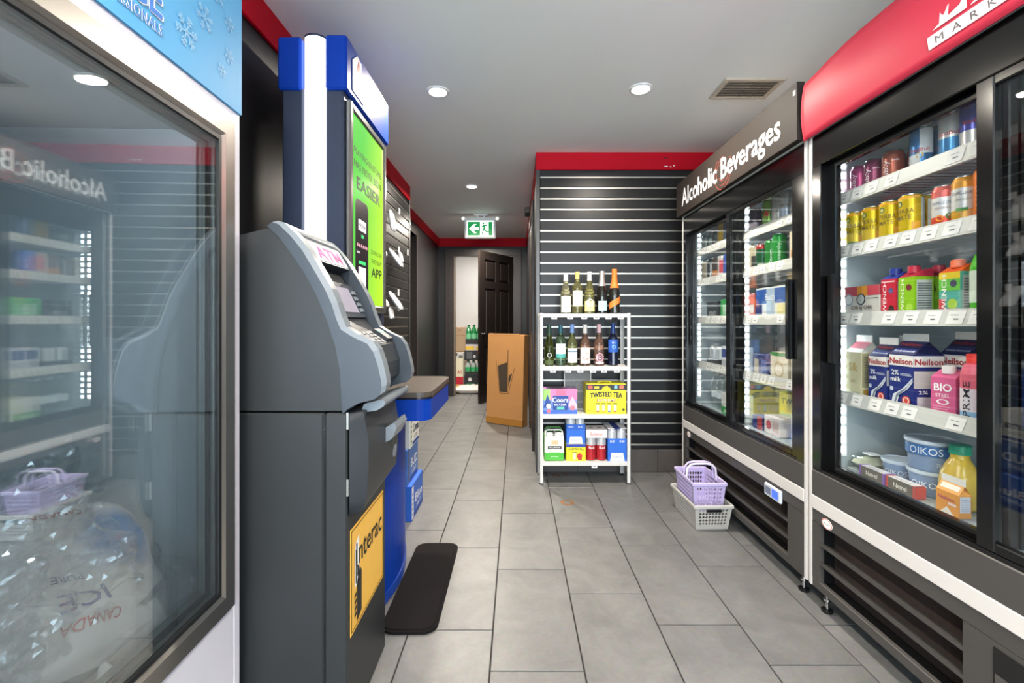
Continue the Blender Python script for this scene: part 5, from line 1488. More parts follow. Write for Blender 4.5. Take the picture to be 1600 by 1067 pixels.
# ================================================================== STOCK IN THE CORNER COOLER
def tall(label, px, z, bands, prints=(), grp='', r=.033, h=.158, X=None, name='beer_can', lid=M_CANTOP):
    return can(name, label, cpos(px, r, z, X), r, h, bands, prints, -38, grp, 'can', lid, 16)
g = 'cans on the top shelf of the corner cooler'
tall('dark purple beer can with a pale figure, beside the middle light strip', 1180, z1, [(0, .5, '#9a8a94'), (.5, 1, '#4a3a48')], [('P', .1, .45, -50, 30, '#c9b4bc')], g, h=.150)
tall('dark red can squeezed behind the purple beer can', 1190, z1, [(0, 1, '#5a2230')], [('T', 'ale', .02, .4, '#e0d0d0', 0, .04, True)], g, X=1.375)
tall('green beer can with a red star, top shelf of the corner cooler', 1202, z1, [(0, 1, '#6a9a3a'), (.8, 1, '#8ab04a')], [('S', .55, -15, .022, '#c02a34'), ('T', 'ale', .02, .12, '#f0eee8', 20, .04, False)], g)
tall('silver beer can with a black lid on the top shelf of the corner cooler', 1217, z1, [(0, 1, '#b4b2ac')], [('T', 'OLD', .016, .45, '#4a4440', 0, .04, False)], g, h=.168, lid=M_BLACKM)
tall('white beer can with blue lettering behind the door stile of the corner cooler', 1230, z1, [(0, .5, '#a9b4c8'), (.5, 1, '#d2d0ca')], [('T', 'RAW', .016, .5, '#5a3a3a', -10, .045, False)], g, h=.168, lid=M_BLACKM)
tall('grey tall can hidden by the door handle of the corner cooler', 1246, z1, [(0, 1, '#9a9ea4')], (), g)
tall('clear-lidded silver can by the far light strip of the corner cooler', 1104, z1, [(0, 1, '#8a9696')], (), g, h=.122)
tall('grey-green can second from the far light strip, top shelf', 1113, z1, [(0, 1, '#5a6a64')], [('P', .2, .7, -30, 30, '#93a29c')], g, h=.122)
tall('dark grey can third from the far light strip, top shelf', 1121, z1, [(0, 1, '#4a5254')], (), g, h=.122)
tall('yellow tall can on the top shelf of the corner cooler', 1130, z1, [(0, 1, '#c8a02a')], [('T', 'ale', .018, .4, '#5a4a1a', 0, .05, True)], g)
tall('blue-grey can beside the yellow can on the top shelf', 1139, z1, [(0, 1, '#5c6c86')], (), g)
g = 'cans on the second shelf of the corner cooler'
tall('beige can with black figure by the middle light strip, second shelf', 1181, z2, [(0, 1, '#d2c4a4')], [('P', .25, .6, -30, 25, '#3a3a34')], g)
can('drink_can', 'orange can at the mullion of the corner cooler, second shelf', (1.34, 2.65, z2), .033, .158, [(0, .5, '#d07a34'), (.5, 1, '#b9a87c')], (), -38, g, n=16)
tall('dark green beer can with a red rim on the second shelf', 1192, z2, [(0, .9, '#1f5a38'), (.9, 1, '#b03a34')], [('P', .1, .3, -40, 40, '#c9d0c4')], g, h=.15)
tall('green beer can with white print on the second shelf', 1206, z2, [(0, 1, '#2f8a3c')], [('T', 'Steam', .018, .45, '#dfeadb', 0, .07, True)], g)
tall('tallest bright green beer can with white vertical lettering, second shelf', 1218, z2, [(0, 1, '#2fa044')], [('T', 'Somersby', .018, .45, '#e4f2e0', 0, .1, True)], g, h=.175)
pbox('beer_multipack', 'beige beer multipack behind the near door stile, second shelf', (XP + .05, 2.08, z2), .15, .09, .16, '#d8cdb4', [('R', .1, .6, .0, .45, '#b5723a'), ('T', 'ALE', .5, .66, .14, .4, '#5a5248'), ('R', .6, .95, .1, .45, '#3c4a66')], (), None, -90, g, 'beer pack')
tall('bronze tall can by the far light strip, second shelf', 1104, z2, [(0, 1, '#8a8272')], (), g)
tall('black tall can with white letters, second shelf of the corner cooler', 1113, z2, [(0, 1, '#2a2e32')], [('T', 'STRONG', .016, .5, '#dfe2e4', 0, .09, True)], g)
tall('orange and dark tall can, second shelf of the corner cooler', 1121, z2, [(0, .45, '#b5763a'), (.45, 1, '#4a3c38')], (), g)
tall('red and white tall can, second shelf of the corner cooler', 1130, z2, [(0, 1, '#c9c2c0')], [('P', .3, .8, -30, 30, '#b83a48')], g)
tall('blue tall can, second shelf of the corner cooler', 1139, z2, [(0, 1, '#4a66b4')], [('T', 'ICE', .018, .5, '#e8ecf4', 0, .05, True)], g)
g = 'beer packs on the middle shelf of the corner cooler'
pbox('beer_multipack', 'blue and white beer multipack with black lettering, middle shelf', (XP + .065, 2.31, z3), .285, .12, .172, '#d9dde0', [('R', 0, 1, .52, .95, '#2c5aa8'), ('R', .36, .62, .12, .95, '#a9bcd2'), ('R', .7, .98, .2, .5, '#d8cf9a'), ('R', 0, .22, .12, .5, '#2c3e7a'), ('T', 'LAGER BEER', .5, .02, .09, .8, '#24262a'), ('T', 'Busch', .47, .62, .2, .3, '#e8eef6')], [('R', 0, 1, .5, .95, '#2c5aa8')], None, -90, g, 'beer pack')
pbox('beer_multipack', 'red and white beer pack beside the mullion, middle shelf', (XP + .05, 2.50, z3), .06, .09, .15, '#c9605a', [('R', .1, .9, .3, .6, '#e6e0da')], (), None, -90, g, 'beer pack')
pbox('beer_multipack', 'cream beer pack at the near end of the middle shelf, corner cooler', (XP + .06, 2.05, z3), .19, .11, .16, '#ded8c6', [('R', .1, .9, .1, .5, '#c2b898')], (), None, -90, g, 'beer pack')
pbox('beer_multipack', 'black beer pack at the far end of the middle shelf', (XP + .05, 3.0, z3), .17, .09, .13, '#24282b', [('T', 'STOUT', .5, .3, .2, .6, '#cfd4d6'), ('R', .1, .9, .72, .8, '#5a6468')], (), None, -90, g, 'beer pack')
pbox('beer_multipack', 'bright green beer pack at the far end of the middle shelf', (XP + .05, 2.80, z3), .16, .09, .135, '#2fa04c', [('R', .2, .7, .3, .75, '#a9d8b4'), ('T', 'LIME', .5, .45, .16, .5, '#e6f4e6')], (), None, -90, g, 'beer pack')
pbox('beer_multipack', 'green and orange beer pack next to the mullion, middle shelf', (XP + .05, 2.66, z3), .09, .09, .14, '#3a9a4c', [('R', .7, 1, 0, 1, '#d08a4a')], (), None, -90, g, 'beer pack')
g = 'beer packs on the fourth shelf of the corner cooler'
def crate(label, y, w, c_, rows=1):
    t = thing('beer_crate', label, 'beer pack', (XP + .06, y, z4), R(-90), g)
    MB().box(-w / 2, w / 2, -.055, .055, 0, .06, mat(c_, .45), .003).build('tray', t, world=False)
    k = max(2, int(w / .062))
    for i in range(k):
        x = -w / 2 + w * (i + .5) / k
        MB().lathe([(.026, .06), (.0285, .065), (.0285, .125), (.022, .14)], mat('#2c3034' if k > 2 else '#cfd4d8', .3, .4), x, -.022, 0, 14).build('can', t, world=False)
    return t
crate('dark beer can tray at the far end of the fourth shelf', 3.0, .18, '#3a3c40')
pbox('beer_multipack', 'white beer pack with blue squares, fourth shelf of the corner cooler', (XP + .06, 2.78, z4), .17, .11, .15, '#d4d8de', [('R', .05, .45, .55, .9, '#2c3f88'), ('R', .52, .92, .55, .9, '#2c3f88'), ('R', .05, .95, .08, .45, '#b9bec8')], (), None, -90, g, 'beer pack')
pbox('beer_multipack', 'dark blue beer pack with pale panels beside the mullion, fourth shelf', (XP + .06, 2.41, z4), .15, .11, .13, '#34427a', [('R', .1, .4, .1, .8, '#b8b09a'), ('R', .55, .9, .1, .8, '#5a6ea8')], (), None, -90, g, 'beer pack')
pbox('beer_multipack', 'cream and green beer pack, fourth shelf of the corner cooler', (XP + .06, 2.24, z4), .15, .11, .15, '#d9d2bc', [('R', 0, 1, .88, 1, '#3a8a44'), ('D', .5, .45, .28, '#c7b48c'), ('D', .5, .45, .2, '#e6dcc8')], (), None, -90, g, 'beer pack')
pbox('beer_multipack', 'cream and red beer pack by the near door stile, fourth shelf', (XP + .06, 2.06, z4), .16, .11, .15, '#ddd5c4', [('D', .5, .45, .28, '#b5543c'), ('D', .5, .45, .2, '#e6dcc8')], (), None, -90, g, 'beer pack')
g = 'stock on the floor of the corner cooler'
for i, (y, lab) in enumerate(((3.08, 'clear water bottle by the far light strip, cooler floor'), (3.0, 'clear water bottle second from the far light strip'), (2.92, 'clear water bottle third from the far light strip'))):
    lathe_thing('water_bottle', lab, 'bottle', (1.34, y, DECK), [('bottle', [(.03, 0), (.034, .006), (.034, .12), (.03, .125), (.034, .13), (.034, .17), (.014, .21)], M_CLEAR), ('label', [(.0345, .07), (.0345, .11)], mat('#dfe8ec', .5)), ('cap', [(.015, .21), (.015, .225)], M_WHITE2)], group=g, n=16)
pbox('beer_multipack', 'white and green pack on the cooler floor beside the clear bottles', (1.34, 2.80, DECK), .16, .12, .13, '#d8dcd8', [('R', 0, 1, 0, .35, '#2f9a48'), ('T', 'BEER', .5, .1, .15, .5, '#e8f2e8')], (), None, -90, g, 'beer pack')
lathe_thing('spirit_bottle', 'dark green bottle with a long white label on the cooler floor', 'bottle', (1.335, 2.16, DECK), [('bottle', [(.036, 0), (.04, .006), (.04, .14), (.018, .19), (.015, .23)], mat('#1d5a38', .15)), ('label', [(.0405, .02), (.0405, .13)], mat('#e6e8e8', .5)), ('capsule', [(.017, .20), (.017, .236)], mat('#e2e2e0', .4))], group=g, n=16)
pbox('beer_multipack', 'yellow cooler pack with dark lettering on the cooler floor', (1.445, 2.29, DECK), .28, .12, .20, '#d6c43a', [('T', 'TWISTED', .5, .72, .14, .85, '#3a4a3a', .03, .03), ('R', .05, .45, .08, .5, '#b9cf9a'), ('R', .6, .95, .08, .5, '#d0a04a')], (), None, -90, g, 'beer pack')
pbox('beer_multipack', 'white and pink pack at the front of the cooler floor', (1.325, 2.32, DECK), .14, .08, .09, '#ddd6d6', [('D', .3, .5, .25, '#c9586a'), ('R', .55, .95, .2, .8, '#c9b4b4')], (), None, -90, g, 'beer pack')
pbox('beer_multipack', 'dark blue and red pack beside the mullion on the cooler floor', (1.32, 2.45, DECK), .10, .08, .07, '#2c3a7a', [('R', .5, 1, 0, 1, '#b03c3a')], (), None, -90, g, 'beer pack')
pbox('beer_multipack', 'blue and yellow pack hidden by the near door stile, cooler floor', (1.34, 2.02, DECK), .12, .1, .14, '#2f5aa8', [('R', 0, 1, 0, .4, '#d8be3a')], (), None, -90, g, 'beer pack')
# ================================================================== WINE RACK
rk = thing('wine_rack', 'white four-tier metal rack with wine bottles before the slat wall', 'shelf rack', (.472, 3.29, 0))
RX0, RX1, RY0, RY1 = .160, .790, 3.185, 3.405
RZ = [.154, .482, .814, 1.182]
M_RACK = mat('#cfcdc9', .4, noise_amt=.03, name='white_powder_coat')
for (x, y) in ((RX0, RY0), (RX1, RY0), (RX0, RY1), (RX1, RY1)):
    sx = 1 if x == RX0 else -1; sy = 1 if y == RY0 else -1
    MB().box(x, x + sx * .024, y, y + sy * .004, .008, 1.186, M_RACK, .001).box(x, x + sx * .004, y, y + sy * .024, .008, 1.186, M_RACK, .001).box(x, x + sx * .026, y, y + sy * .026, 0, .010, M_BLACKP, .002).build('post', rk)
tagm = MB()
tagm.box(-.019, .019, -.0012, 0, -.026, 0, M_PAPER).rect((0, -.0015, 0), (1, 0, 0), (0, 0, 1), -.012, .012, -.018, -.010, mat('#8a8a90', .6)).rect((0, -.0015, 0), (1, 0, 0), (0, 0, 1), -.015, .010, -.006, -.004, mat('#b0b0b0', .6))
tagm = tagm.mesh('price_tag')
tags = {3: [866, 891, 913, 932, 951, 970], 2: [864, 888, 907, 927, 944, 964], 0: [929]}
for i, z in enumerate(RZ):
    s_ = MB()
    s_.box(RX0 + .005, RX1 - .005, RY0 + .005, RY1 - .005, z - .005, z, M_RACK)
    s_.box(RX0 + .004, RX1 - .004, RY0 + .0045, RY0 + .0085, z - .026, z, M_RACK, .001).box(RX0 + .004, RX1 - .004, RY1 - .0085, RY1 - .0045, z - .026, z, M_RACK, .001)
    s_.box(RX0 + .0045, RX0 + .0085, RY0 + .009, RY1 - .009, z - .026, z - .005, M_RACK).box(RX1 - .0085, RX1 - .0045, RY0 + .009, RY1 - .009, z - .026, z - .005, M_RACK)
    s_ = s_.build('shelf', rk)
    for px in tags.get(i, []):
        o = bpy.data.objects.new('price_tag', tagm); COL.objects.link(o); o.parent = s_
        o.location = Vector(((px - 807) * RY0 / 720, RY0 + .0035, z - .014)) - rk.location

def glassy(color, dens=.9, rough=.04, name='bottle_glass'):
    return mat(color, rough, 0, 0, .03, name=name, trans=dens, ior=1.35)
def wine(label, px, base, h, kind, glass, caps, cap_len, lab, prints=(), r=.037, Y=3.285):
    X = (px - 807) * Y / 720
    t = thing('wine_bottle', label, 'wine bottle', (X, Y, base), 0, 'wine bottles on the rack')
    k = h / .30
    if kind == 'bordeaux': prof = [(r * .8, 0), (r, .006), (r, .185 * k), (r * .92, .20 * k), (r * .5, .222 * k), (.0145, .24 * k), (.0138, .285 * k), (.0150, .287 * k), (.0150, .30 * k)]
    elif kind == 'burgundy': prof = [(r * .8, 0), (r, .006), (r, .135 * k), (r * .9, .165 * k), (r * .66, .195 * k), (.0165, .23 * k), (.0142, .255 * k), (.0138, .287 * k), (.0150, .30 * k)]
    elif kind == 'riesling': prof = [(r * .8, 0), (r * .93, .006), (r * .93, .12 * k), (r * .8, .155 * k), (r * .55, .20 * k), (.0155, .24 * k), (.0138, .287 * k), (.0145, .30 * k)]
    else: prof = [(r * .8, 0), (r * 1.06, .008), (r * 1.06, .12 * k), (r * .95, .16 * k), (r * .62, .205 * k), (.018, .24 * k), (.0165, .27 * k), (.0175, .275 * k), (.0175, .30 * k)]
    MB().lathe(prof, glass, n=24).build('bottle', t, world=False)
    zc = h - cap_len
    def rad(z):
        for (r0, z0), (r1, z1_) in zip(prof, prof[1:]):
            if z0 <= z <= z1_: return r0 + (r1 - r0) * (z - z0) / max(z1_ - z0, 1e-6)
        return prof[-1][0]
    cz = [zc + cap_len * i / 8 for i in range(9)]
    MB().lathe([(rad(z) + .0012, z) for z in cz] + [(rad(h) + .001, h + .0008), (.0001, h + .001)], caps, n=20, cap=False).build('capsule', t, world=False)
    p = MB()
    for it in lab:
        if it[0] == 'P':
            _, z0, z1_, half, col = it
            n_ = 4
            for q in range(n_):
                a_, b_ = z0 + (z1_ - z0) * q / n_, z0 + (z1_ - z0) * (q + 1) / n_
                p.patch(rad(a_ * h) + .0008 + .0001 * lab.index(it), a_ * h, b_ * h, A0 - R(half), A0 + R(half), mat(col, .6), 14, r1=rad(b_ * h) + .0008 + .0001 * lab.index(it))
        elif it[0] == 'T':
            _, s_, hh, zf, col, wd = it
            p.text_cyl(s_, hh, rad(zf * h) + .0018, zf * h, A0, mat(col, .6), bold=.02, width=wd, shear=.2)
        elif it[0] == 'D':
            _, zf, rd, col, nn = it
            rr = rad(zf * h) + .0014 + .0001 * lab.index(it)
            q = [(rd * (1 if (nn == 0 or i % 2) else .82) * math.cos(2 * math.pi * i / 24), rd * (1 if (nn == 0 or i % 2) else .82) * math.sin(2 * math.pi * i / 24)) for i in range(24)]
            p.add([(rr * math.cos(A0 + u / rr), rr * math.sin(A0 + u / rr), zf * h + w_) for u, w_ in q], [tuple(range(24))], mat(col, .6))
        elif it[0] == 'B':   # slanting band
            _, z0, z1_, th, col = it
            v = []
            for i in range(17):
                a_ = A0 - R(75) + R(150) * i / 16; zz = (z0 + (z1_ - z0) * i / 16) * h
                v.append(((rad(zz) + .001) * math.cos(a_), (rad(zz) + .001) * math.sin(a_), zz)); v.append(((rad(zz + th) + .001) * math.cos(a_), (rad(zz + th) + .001) * math.sin(a_), zz + th))
            p.add(v, [(2 * i, 2 * i + 2, 2 * i + 3, 2 * i + 1) for i in range(16)], mat(col, .5), True)
    p.build('paper_label', t, world=False)
    return t
GW, GY = glassy('#e9e2b8'), glassy('#d6d08a')
GG, GT = glassy('#8fb48a'), glassy('#c9d08c')
GR = glassy('#eab49a')
DK1, DK2, DKB = mat('#15120f', .08, coat=.6), mat('#1c1a16', .08, coat=.6), mat('#10142a', .08, coat=.6)
DKG = glassy('#7d8a3c')
zt = RZ[3]
wine('clear wine bottle with white cap and blue script label on top of the rack', 884, zt, .288, 'burgundy', GW, mat('#e6e0da', .5), .055, [('P', .04, .43, 62, '#e6e2da'), ('T', 'Ville', .018, .28, '#4a5a8a', .035), ('T', 'Blanc', .020, .14, '#3a62b0', .042)])
wine('white wine bottle with a gold cap and cream label, second on top of the rack', 902, zt, .298, 'bordeaux', GY, mat('#d0b06a', .45), .052, [('P', .18, .55, 62, '#e9e2cc'), ('T', 'vino', .012, .40, '#b0a482', .025)])
wine('yellow-green wine bottle with an ornate pink and cream label on top of the rack', 921, zt, .298, 'burgundy', GY, mat('#e9e6e0', .5), .062, [('P', .06, .30, 70, '#d9c88a'), ('D', .26, .030, '#ece4dc', 1), ('D', .24, .014, '#d8b49a', 0), ('D', .15, .006, '#6a7a5a', 0)])
wine('dark sparkling wine bottle with silver foil and pale blue label on top of the rack', 940.5, zt, .302, 'champagne', DK1, mat('#c9c6c2', .3, .7), .105, [('P', .07, .30, 52, '#a9c2cc'), ('T', 'brut', .010, .18, '#5a7a8c', .02)], r=.0355)
wine('dark sparkling wine bottle with orange foil and slanted orange label on top of the rack', 960, zt, .318, 'champagne', DK2, mat('#e8742c', .4), .135, [('B', .10, .27, .045, '#e27a34')], r=.0355)
zt = RZ[2]
wine('slender dark green wine bottle with a round black emblem, first on the second tier', 858, zt, .292, 'riesling', DKG, mat('#2f4a38', .4), .075, [('D', .26, .020, '#1d1f1a', 0), ('D', .26, .016, '#e0dcd0', 0), ('D', .26, .012, '#1d1f1a', 0), ('P', .03, .14, 55, '#4c5a34')])
wine('green wine bottle with a teal cap and teal-edged white label on the second tier', 876, zt, .290, 'bordeaux', GG, mat('#1f5a6a', .4), .058, [('P', .20, .54, 62, '#dfe6e2'), ('P', .20, .29, 62, '#4aa09a'), ('T', 'oyster', .008, .40, '#7a948c', .03)])
wine('pale green wine bottle with a light blue cap and white label on the second tier', 894, zt, .294, 'burgundy', GT, mat('#7a9ad0', .45), .062, [('P', .08, .42, 62, '#dfe0dc'), ('P', .33, .36, 62, '#5f7f9a'), ('T', 'Grigio', .014, .2, '#b0a0b4', .04)])
wine('rose wine bottle with a white cap and red script label on the second tier', 914, zt, .292, 'burgundy', GR, mat('#e6dcd4', .5), .062, [('P', .06, .44, 62, '#ecdcd2'), ('T', 'Ville', .018, .28, '#a88c84', .035), ('T', 'Rose', .020, .15, '#c9405a', .042)])
wine('rose wine bottle with a pink cap and pink flower-shaped label on the second tier', 936, zt, .294, 'burgundy', GR, mat('#d8b0b4', .5), .06, [('P', .05, .10, 50, '#e4c2c4'), ('D', .20, .034, '#dba8b4', 1), ('D', .20, .018, '#8a5a6c', 0), ('D', .20, .010, '#e8e0dc', 0), ('D', .20, .007, '#35303a', 0)])
wine('dark wine bottle with a blue cap and glossy blue label, last on the second tier', 957.7, zt, .300, 'bordeaux', DKB, mat('#24407c', .35), .072, [('P', .32, .62, 68, '#2a55a8'), ('D', .45, .014, '#7fb0e0', 0), ('T', 'BLU', .012, .53, '#cfe0f4', .028)])

# ---- cases on the third tier
zt = RZ[1]
FR = 3.215
def fbox(name, label, x0, x1, z, h, d, color, front, top=None, extra=None, g=None, cat='drinks box', y0=FR):
    return pbox(name, label, ((x0 + x1) / 2, y0 + d / 2, z), x1 - x0, d, h, color, front, (), top, 0, g, cat, .002, extra)
g = 'drinks packs on the rack'
fbox('seltzer_box', 'pink and blue seltzer box with white lettering on the third rack tier', .187, .424, zt, .172, .14, '#6f8fd0',
     [('R', 0, 1, .55, 1, '#c97aa8'), ('R', 0, .2, .55, 1, '#9ac86a'), ('R', 0, 1, 0, .14, '#3a62b8'), ('F', [(0, .25), (.12, .8), (.28, .25)], '#2a4890'), ('F', [(.7, .3), (.86, .72), (1, .35), (1, .2)], '#e8b4c4'), ('R', .28, .74, .16, .74, '#22408c'), ('R', .38, .66, .78, .96, '#e06a8c'),
      ('T', 'Coors', .5, .48, .20, .46, '#f4f4f8', .02), ('T', 'SELTZER', .5, .34, .08, .36, '#f0f0f6', .01), ('D', .16, .32, .10, '#e8ecf0'), ('R', .4, .62, .18, .3, '#5fb8a8'), ('D', .86, .25, .10, '#e07a8a'), ('D', .16, .12, .08, '#d86a7a')],
     [('R', 0, 1, 0, 1, '#b98ac0'), ('R', .2, .6, .3, .7, '#3a3a4a'), ('R', .3, .7, 0, .25, '#e0708c')], None, g)
def tt_handle(t):
    MB().tube([(-.05, .0, .21), (-.03, 0, .219), (.03, 0, .219), (.05, 0, .21)], .005, mat('#d8c82a', .5)).build('carry_handle', t, world=False)
fbox('iced_tea_box', 'yellow iced tea box with black lettering on the third rack tier', .487, .765, zt, .210, .15, '#efe02c',
     [('R', 0, 1, .80, .985, '#2b2c2a'), ('R', .05, .16, .83, .94, '#d0584c'), ('R', .2, .32, .85, .92, '#e8d23a'), ('R', .70, .78, .84, .95, '#7ab0d0'), ('R', .83, .94, .84, .95, '#d0705c'),
      ('F', [(.5 + (.13 if i % 2 == 0 else .10) * math.cos(math.pi * i / 20), .78 + (.17 if i % 2 == 0 else .12) * math.sin(math.pi * i / 20)) for i in range(21)], '#f5d21e'),
      ('T', 'TWISTED TEA', .5, .53, .17, .80, '#252623', .05, .05), ('T', 'EXTREME', .5, .41, .10, .46, '#b02c2c', .05), ('T', 'EXTREME', .505, .415, .09, .44, '#f6ecd0', .0)]
     + [('R', .23 + k * .145, .34 + k * .145, .33, .36, '#3a3528') for k in range(4)] + [('R', .25 + k * .145, .32 + k * .145, .07, .30, c_) for k, c_ in enumerate(('#e0d8c0', '#ddd0b0', '#c8d0d0', '#e0cfc0'))] + [('R', .25 + k * .145, .32 + k * .145, .07, .11, c_) for k, c_ in enumerate(('#c04a34', '#e09a2c', '#4a6ab0', '#c0502c'))] + [('D', .93, .15, .045, '#4a4a20'), ('D', .06, .12, .04, '#b8a41a')],
     None, tt_handle, g)
# grey perforated panel behind them
mp = thing('mesh_panel', 'grey perforated metal panel standing behind the boxes on the third rack tier', 'mesh panel', (.44, 3.385, zt))
px0, px1, pz0, pz1 = .348, .548, zt, zt + .315
fr = MB()
fr.box(px0, px0 + .008, 3.378, 3.386, pz0, pz1, M_RACK).box(px1 - .008, px1, 3.378, 3.386, pz0, pz1, M_RACK).box(px0, px1, 3.378, 3.386, pz1 - .008, pz1, M_RACK).box(px0, px1, 3.378, 3.386, pz0, pz0 + .008, M_RACK)
fr.build('frame', mp)
ms = MB(); M_MESH = mat('#8d8b8a', .5, .3, name='expanded_metal')
nxm = 22; pitch = (px1 - px0 - .016) / nxm; k_ = int((pz1 - pz0 - .016) / (pitch * .7))
for j in range(k_):
    for i in range(nxm):
        x = px0 + .008 + (i + (.5 if j % 2 else 0)) * pitch; z = pz0 + .008 + j * pitch * .7
        if x + pitch > px1 - .006: continue
        hx, hz, q = pitch / 2, pitch * .7, .62
        cx_, cz_ = x + hx, z + hz / 2 + .0
        O_ = [(cx_ - hx, cz_), (cx_, cz_ - hz), (cx_ + hx, cz_), (cx_, cz_ + hz)]
        I_ = [(cx_ + (a_ - cx_) * q, cz_ + (b_ - cz_) * q) for a_, b_ in O_]
        ms.add([(a_, 3.382, b_) for a_, b_ in O_ + I_], [(n_, (n_ + 1) % 4, 4 + (n_ + 1) % 4, 4 + n_) for n_ in range(4)], M_MESH)
mo = ms.build('mesh', mp); mo['kind'] = 'stuff'
# ---- packs on the lowest tier
zt = RZ[0]
def canpack(label, x0, y0, z, nx, ny, r, h, c_can, c_low, wrap, name='beer_can_pack'):
    t = thing(name, label, 'can pack', (x0 + nx * r, y0 + ny * r, z), 0, g)
    for j in range(ny):
        for i in range(nx):
            cx_, cy_ = (i - (nx - 1) / 2) * 2 * r, (j - (ny - 1) / 2) * 2 * r
            MB().lathe([(r * .78, 0), (r * .97, .006), (r * .98, h * .5), (r * .98, h - .02), (r * .78, h - .003), (r * .78, h)], None, cx_, cy_, 0, 16, seg_m=[M_CANTOP, mat(c_low, .3, .3), mat(c_can, .3, .3), mat(c_can, .3, .3), M_CANTOP]).build('can', t, world=False)
    wrap(t, nx * r, ny * r, h)
    return t
M_WRAPB, M_WRAPW = mat('#2a66c8', .5), mat('#e4e4e4', .5)
def wrap_blue(t, hx, hy, h):
    mb = MB()
    mb.box(-hx, hx, -hy, -hy + .001, .0, h * .70, M_WRAPB).box(-hx, hx, hy - .001, hy, .0, h * .70, M_WRAPB).box(-hx, -hx + .001, -hy, hy, 0, h * .7, M_WRAPB).box(hx - .001, hx, -hy, hy, 0, h * .7, M_WRAPB)
    mb.build('blue_sleeve', t, world=False)
    MB().box(-hx * .35, hx * .35, -hy, hy, h, h + .002, mat('#2a3f8c', .5)).box(-hx, -hx * .35, -hy, hy, h, h + .002, M_WRAPW).box(hx * .35, hx, -hy, hy, h, h + .002, M_WRAPW).build('top_card', t, world=False)
    p = MB()
    p.flat([(-hx * .75, .002), (hx * .75, .002), (hx * .6, h * .26), (-hx * .6, h * .26)], (0, -hy - .0006, 0), (1, 0, 0), (0, 0, 1), M_PAPER)
    p.text('Budweiser', h * .09, (0, -hy - .0012, h * .1), (1, 0, 0), (0, 0, 1), mat('#7f88a8', .5), width=hx * .9)
    for sx in (-1, 1): p.text('BUD', h * .07, (sx * hx * .5, -hy - .001, h * .58), (1, 0, 0), (0, 0, 1), M_WHITE2, width=hx * .5)
    p.build('front_label', t, world=False)
def wrap_red(t, hx, hy, h):
    MB().box(-hx, hx, -hy, hy, h * .74, h + .003, mat('#e4dcd8', .5), .002).build('top_carton', t, world=False)
    p = MB()
    p.text('Budweiser', h * .12, (0, -hy - .0006, h * .82), (1, 0, 0), (0, 0, 1), mat('#c03038', .5), width=hx * 1.2)
    for sx in (-1, 1): p.text('Bud', h * .08, (sx * hx * .5, -hy - .0003, h * .4), (1, 0, 0), (0, 0, 1), M_WHITE2, width=hx * .5)
    for (a_, b_) in ((-.6, -.2), (.2, .6)):
        p.disc((0, 0, h + .0035), (1, 0, 0), (0, 1, 0), hx * (a_ + b_) / 2, 0, .016, .016, mat('#8a8480', .5))
    p.build('print', t, world=False)
canpack('red and silver beer can pack with white top carton on the lowest rack tier', .487, 3.215, zt, 2, 2, .0365, .215, '#c2c2c4', '#b52c34', wrap_red)
canpack('blue-sleeved beer can pack on the rack tier beside the red beer cans', .636, 3.212, zt, 2, 3, .0335, .225, '#c9ccd2', '#2a66c8', wrap_blue)
# small yellow iced tea box with a blue pack standing on it
fbox('iced_tea_box', 'small yellow iced tea box with a red can picture under the blue beer pack', .347, .483, zt, .118, .145, '#efe02c',
     [('R', 0, 1, .82, 1, '#2a3c9a'), ('T', 'TWISTED TEA', .5, .62, .12, .8, '#2a2a24', .03, .04), ('R', .34, .5, .1, .48, '#c9cbb0'), ('D', .68, .3, .17, '#c83a34'), ('R', .6, .8, .05, .3, '#b5302c'), ('R', .3, .55, .5, .53, '#3a3528')], None, None, g)
canpack('blue-sleeved beer can pack standing on the small yellow iced tea box', .349, 3.220, zt + .118, 2, 2, .0330, .195, '#d2d6da', '#2a66c8', wrap_blue)
# green and white can pack with paper handle
t = canpack('green and white beer can pack with paper carry handle, first on the lowest rack tier', .196, 3.215, zt, 2, 2, .0335, .20, '#dcdcd6', '#4aa838', lambda *a_: None)
hx, hy, h = .067, .067, .2
MB().box(-hx, hx, -hy - .001, -hy + .0005, .06, h * .86, mat('#e9e7de', .5)).box(-hx, hx, -hy - .001, -hy + .0005, .004, .06, mat('#4fae3c', .5)).box(-hx, -hx + .001, -hy, hy, 0, h * .86, mat('#4fae3c', .5)).build('sleeve', t, world=False)
pr_ = MB(); O_ = (0, -hy - .0016, 0)
pr_.rect(O_, (1, 0, 0), (0, 0, 1), -.045, .052, .085, .105, mat('#2a2d28', .5))
pr_.text('HOLLANDIA', .011, (.003, -hy - .0022, .090), (1, 0, 0), (0, 0, 1), M_WHITE2, width=.08)
pr_.rect(O_, (1, 0, 0), (0, 0, 1), -.02, .028, .115, .145, mat('#d8b48a', .5))
for k in range(3): pr_.rect(O_, (1, 0, 0), (0, 0, 1), -.035, .04, .062 + k * .007, .064 + k * .007, mat('#8ac27c', .5))
pr_.text('premium', .007, (.003, -hy - .0022, .028), (1, 0, 0), (0, 0, 1), M_WHITE2, width=.05)
pr_.build('front_label', t, world=False)
hm = MB()
M_HND = mat('#d9ddd2', .5); M_HNG = mat('#3f7f3a', .5)
for y in (-.05, .035):
    hm.tube([(-.062, y, .165), (-.058, y, .205), (-.045, y, .214), (.045, y, .214), (.058, y, .205), (.062, y, .165)], .0055, M_HND if y < 0 else M_HNG, 6)
hm.build('carry_handle', t, world=False)

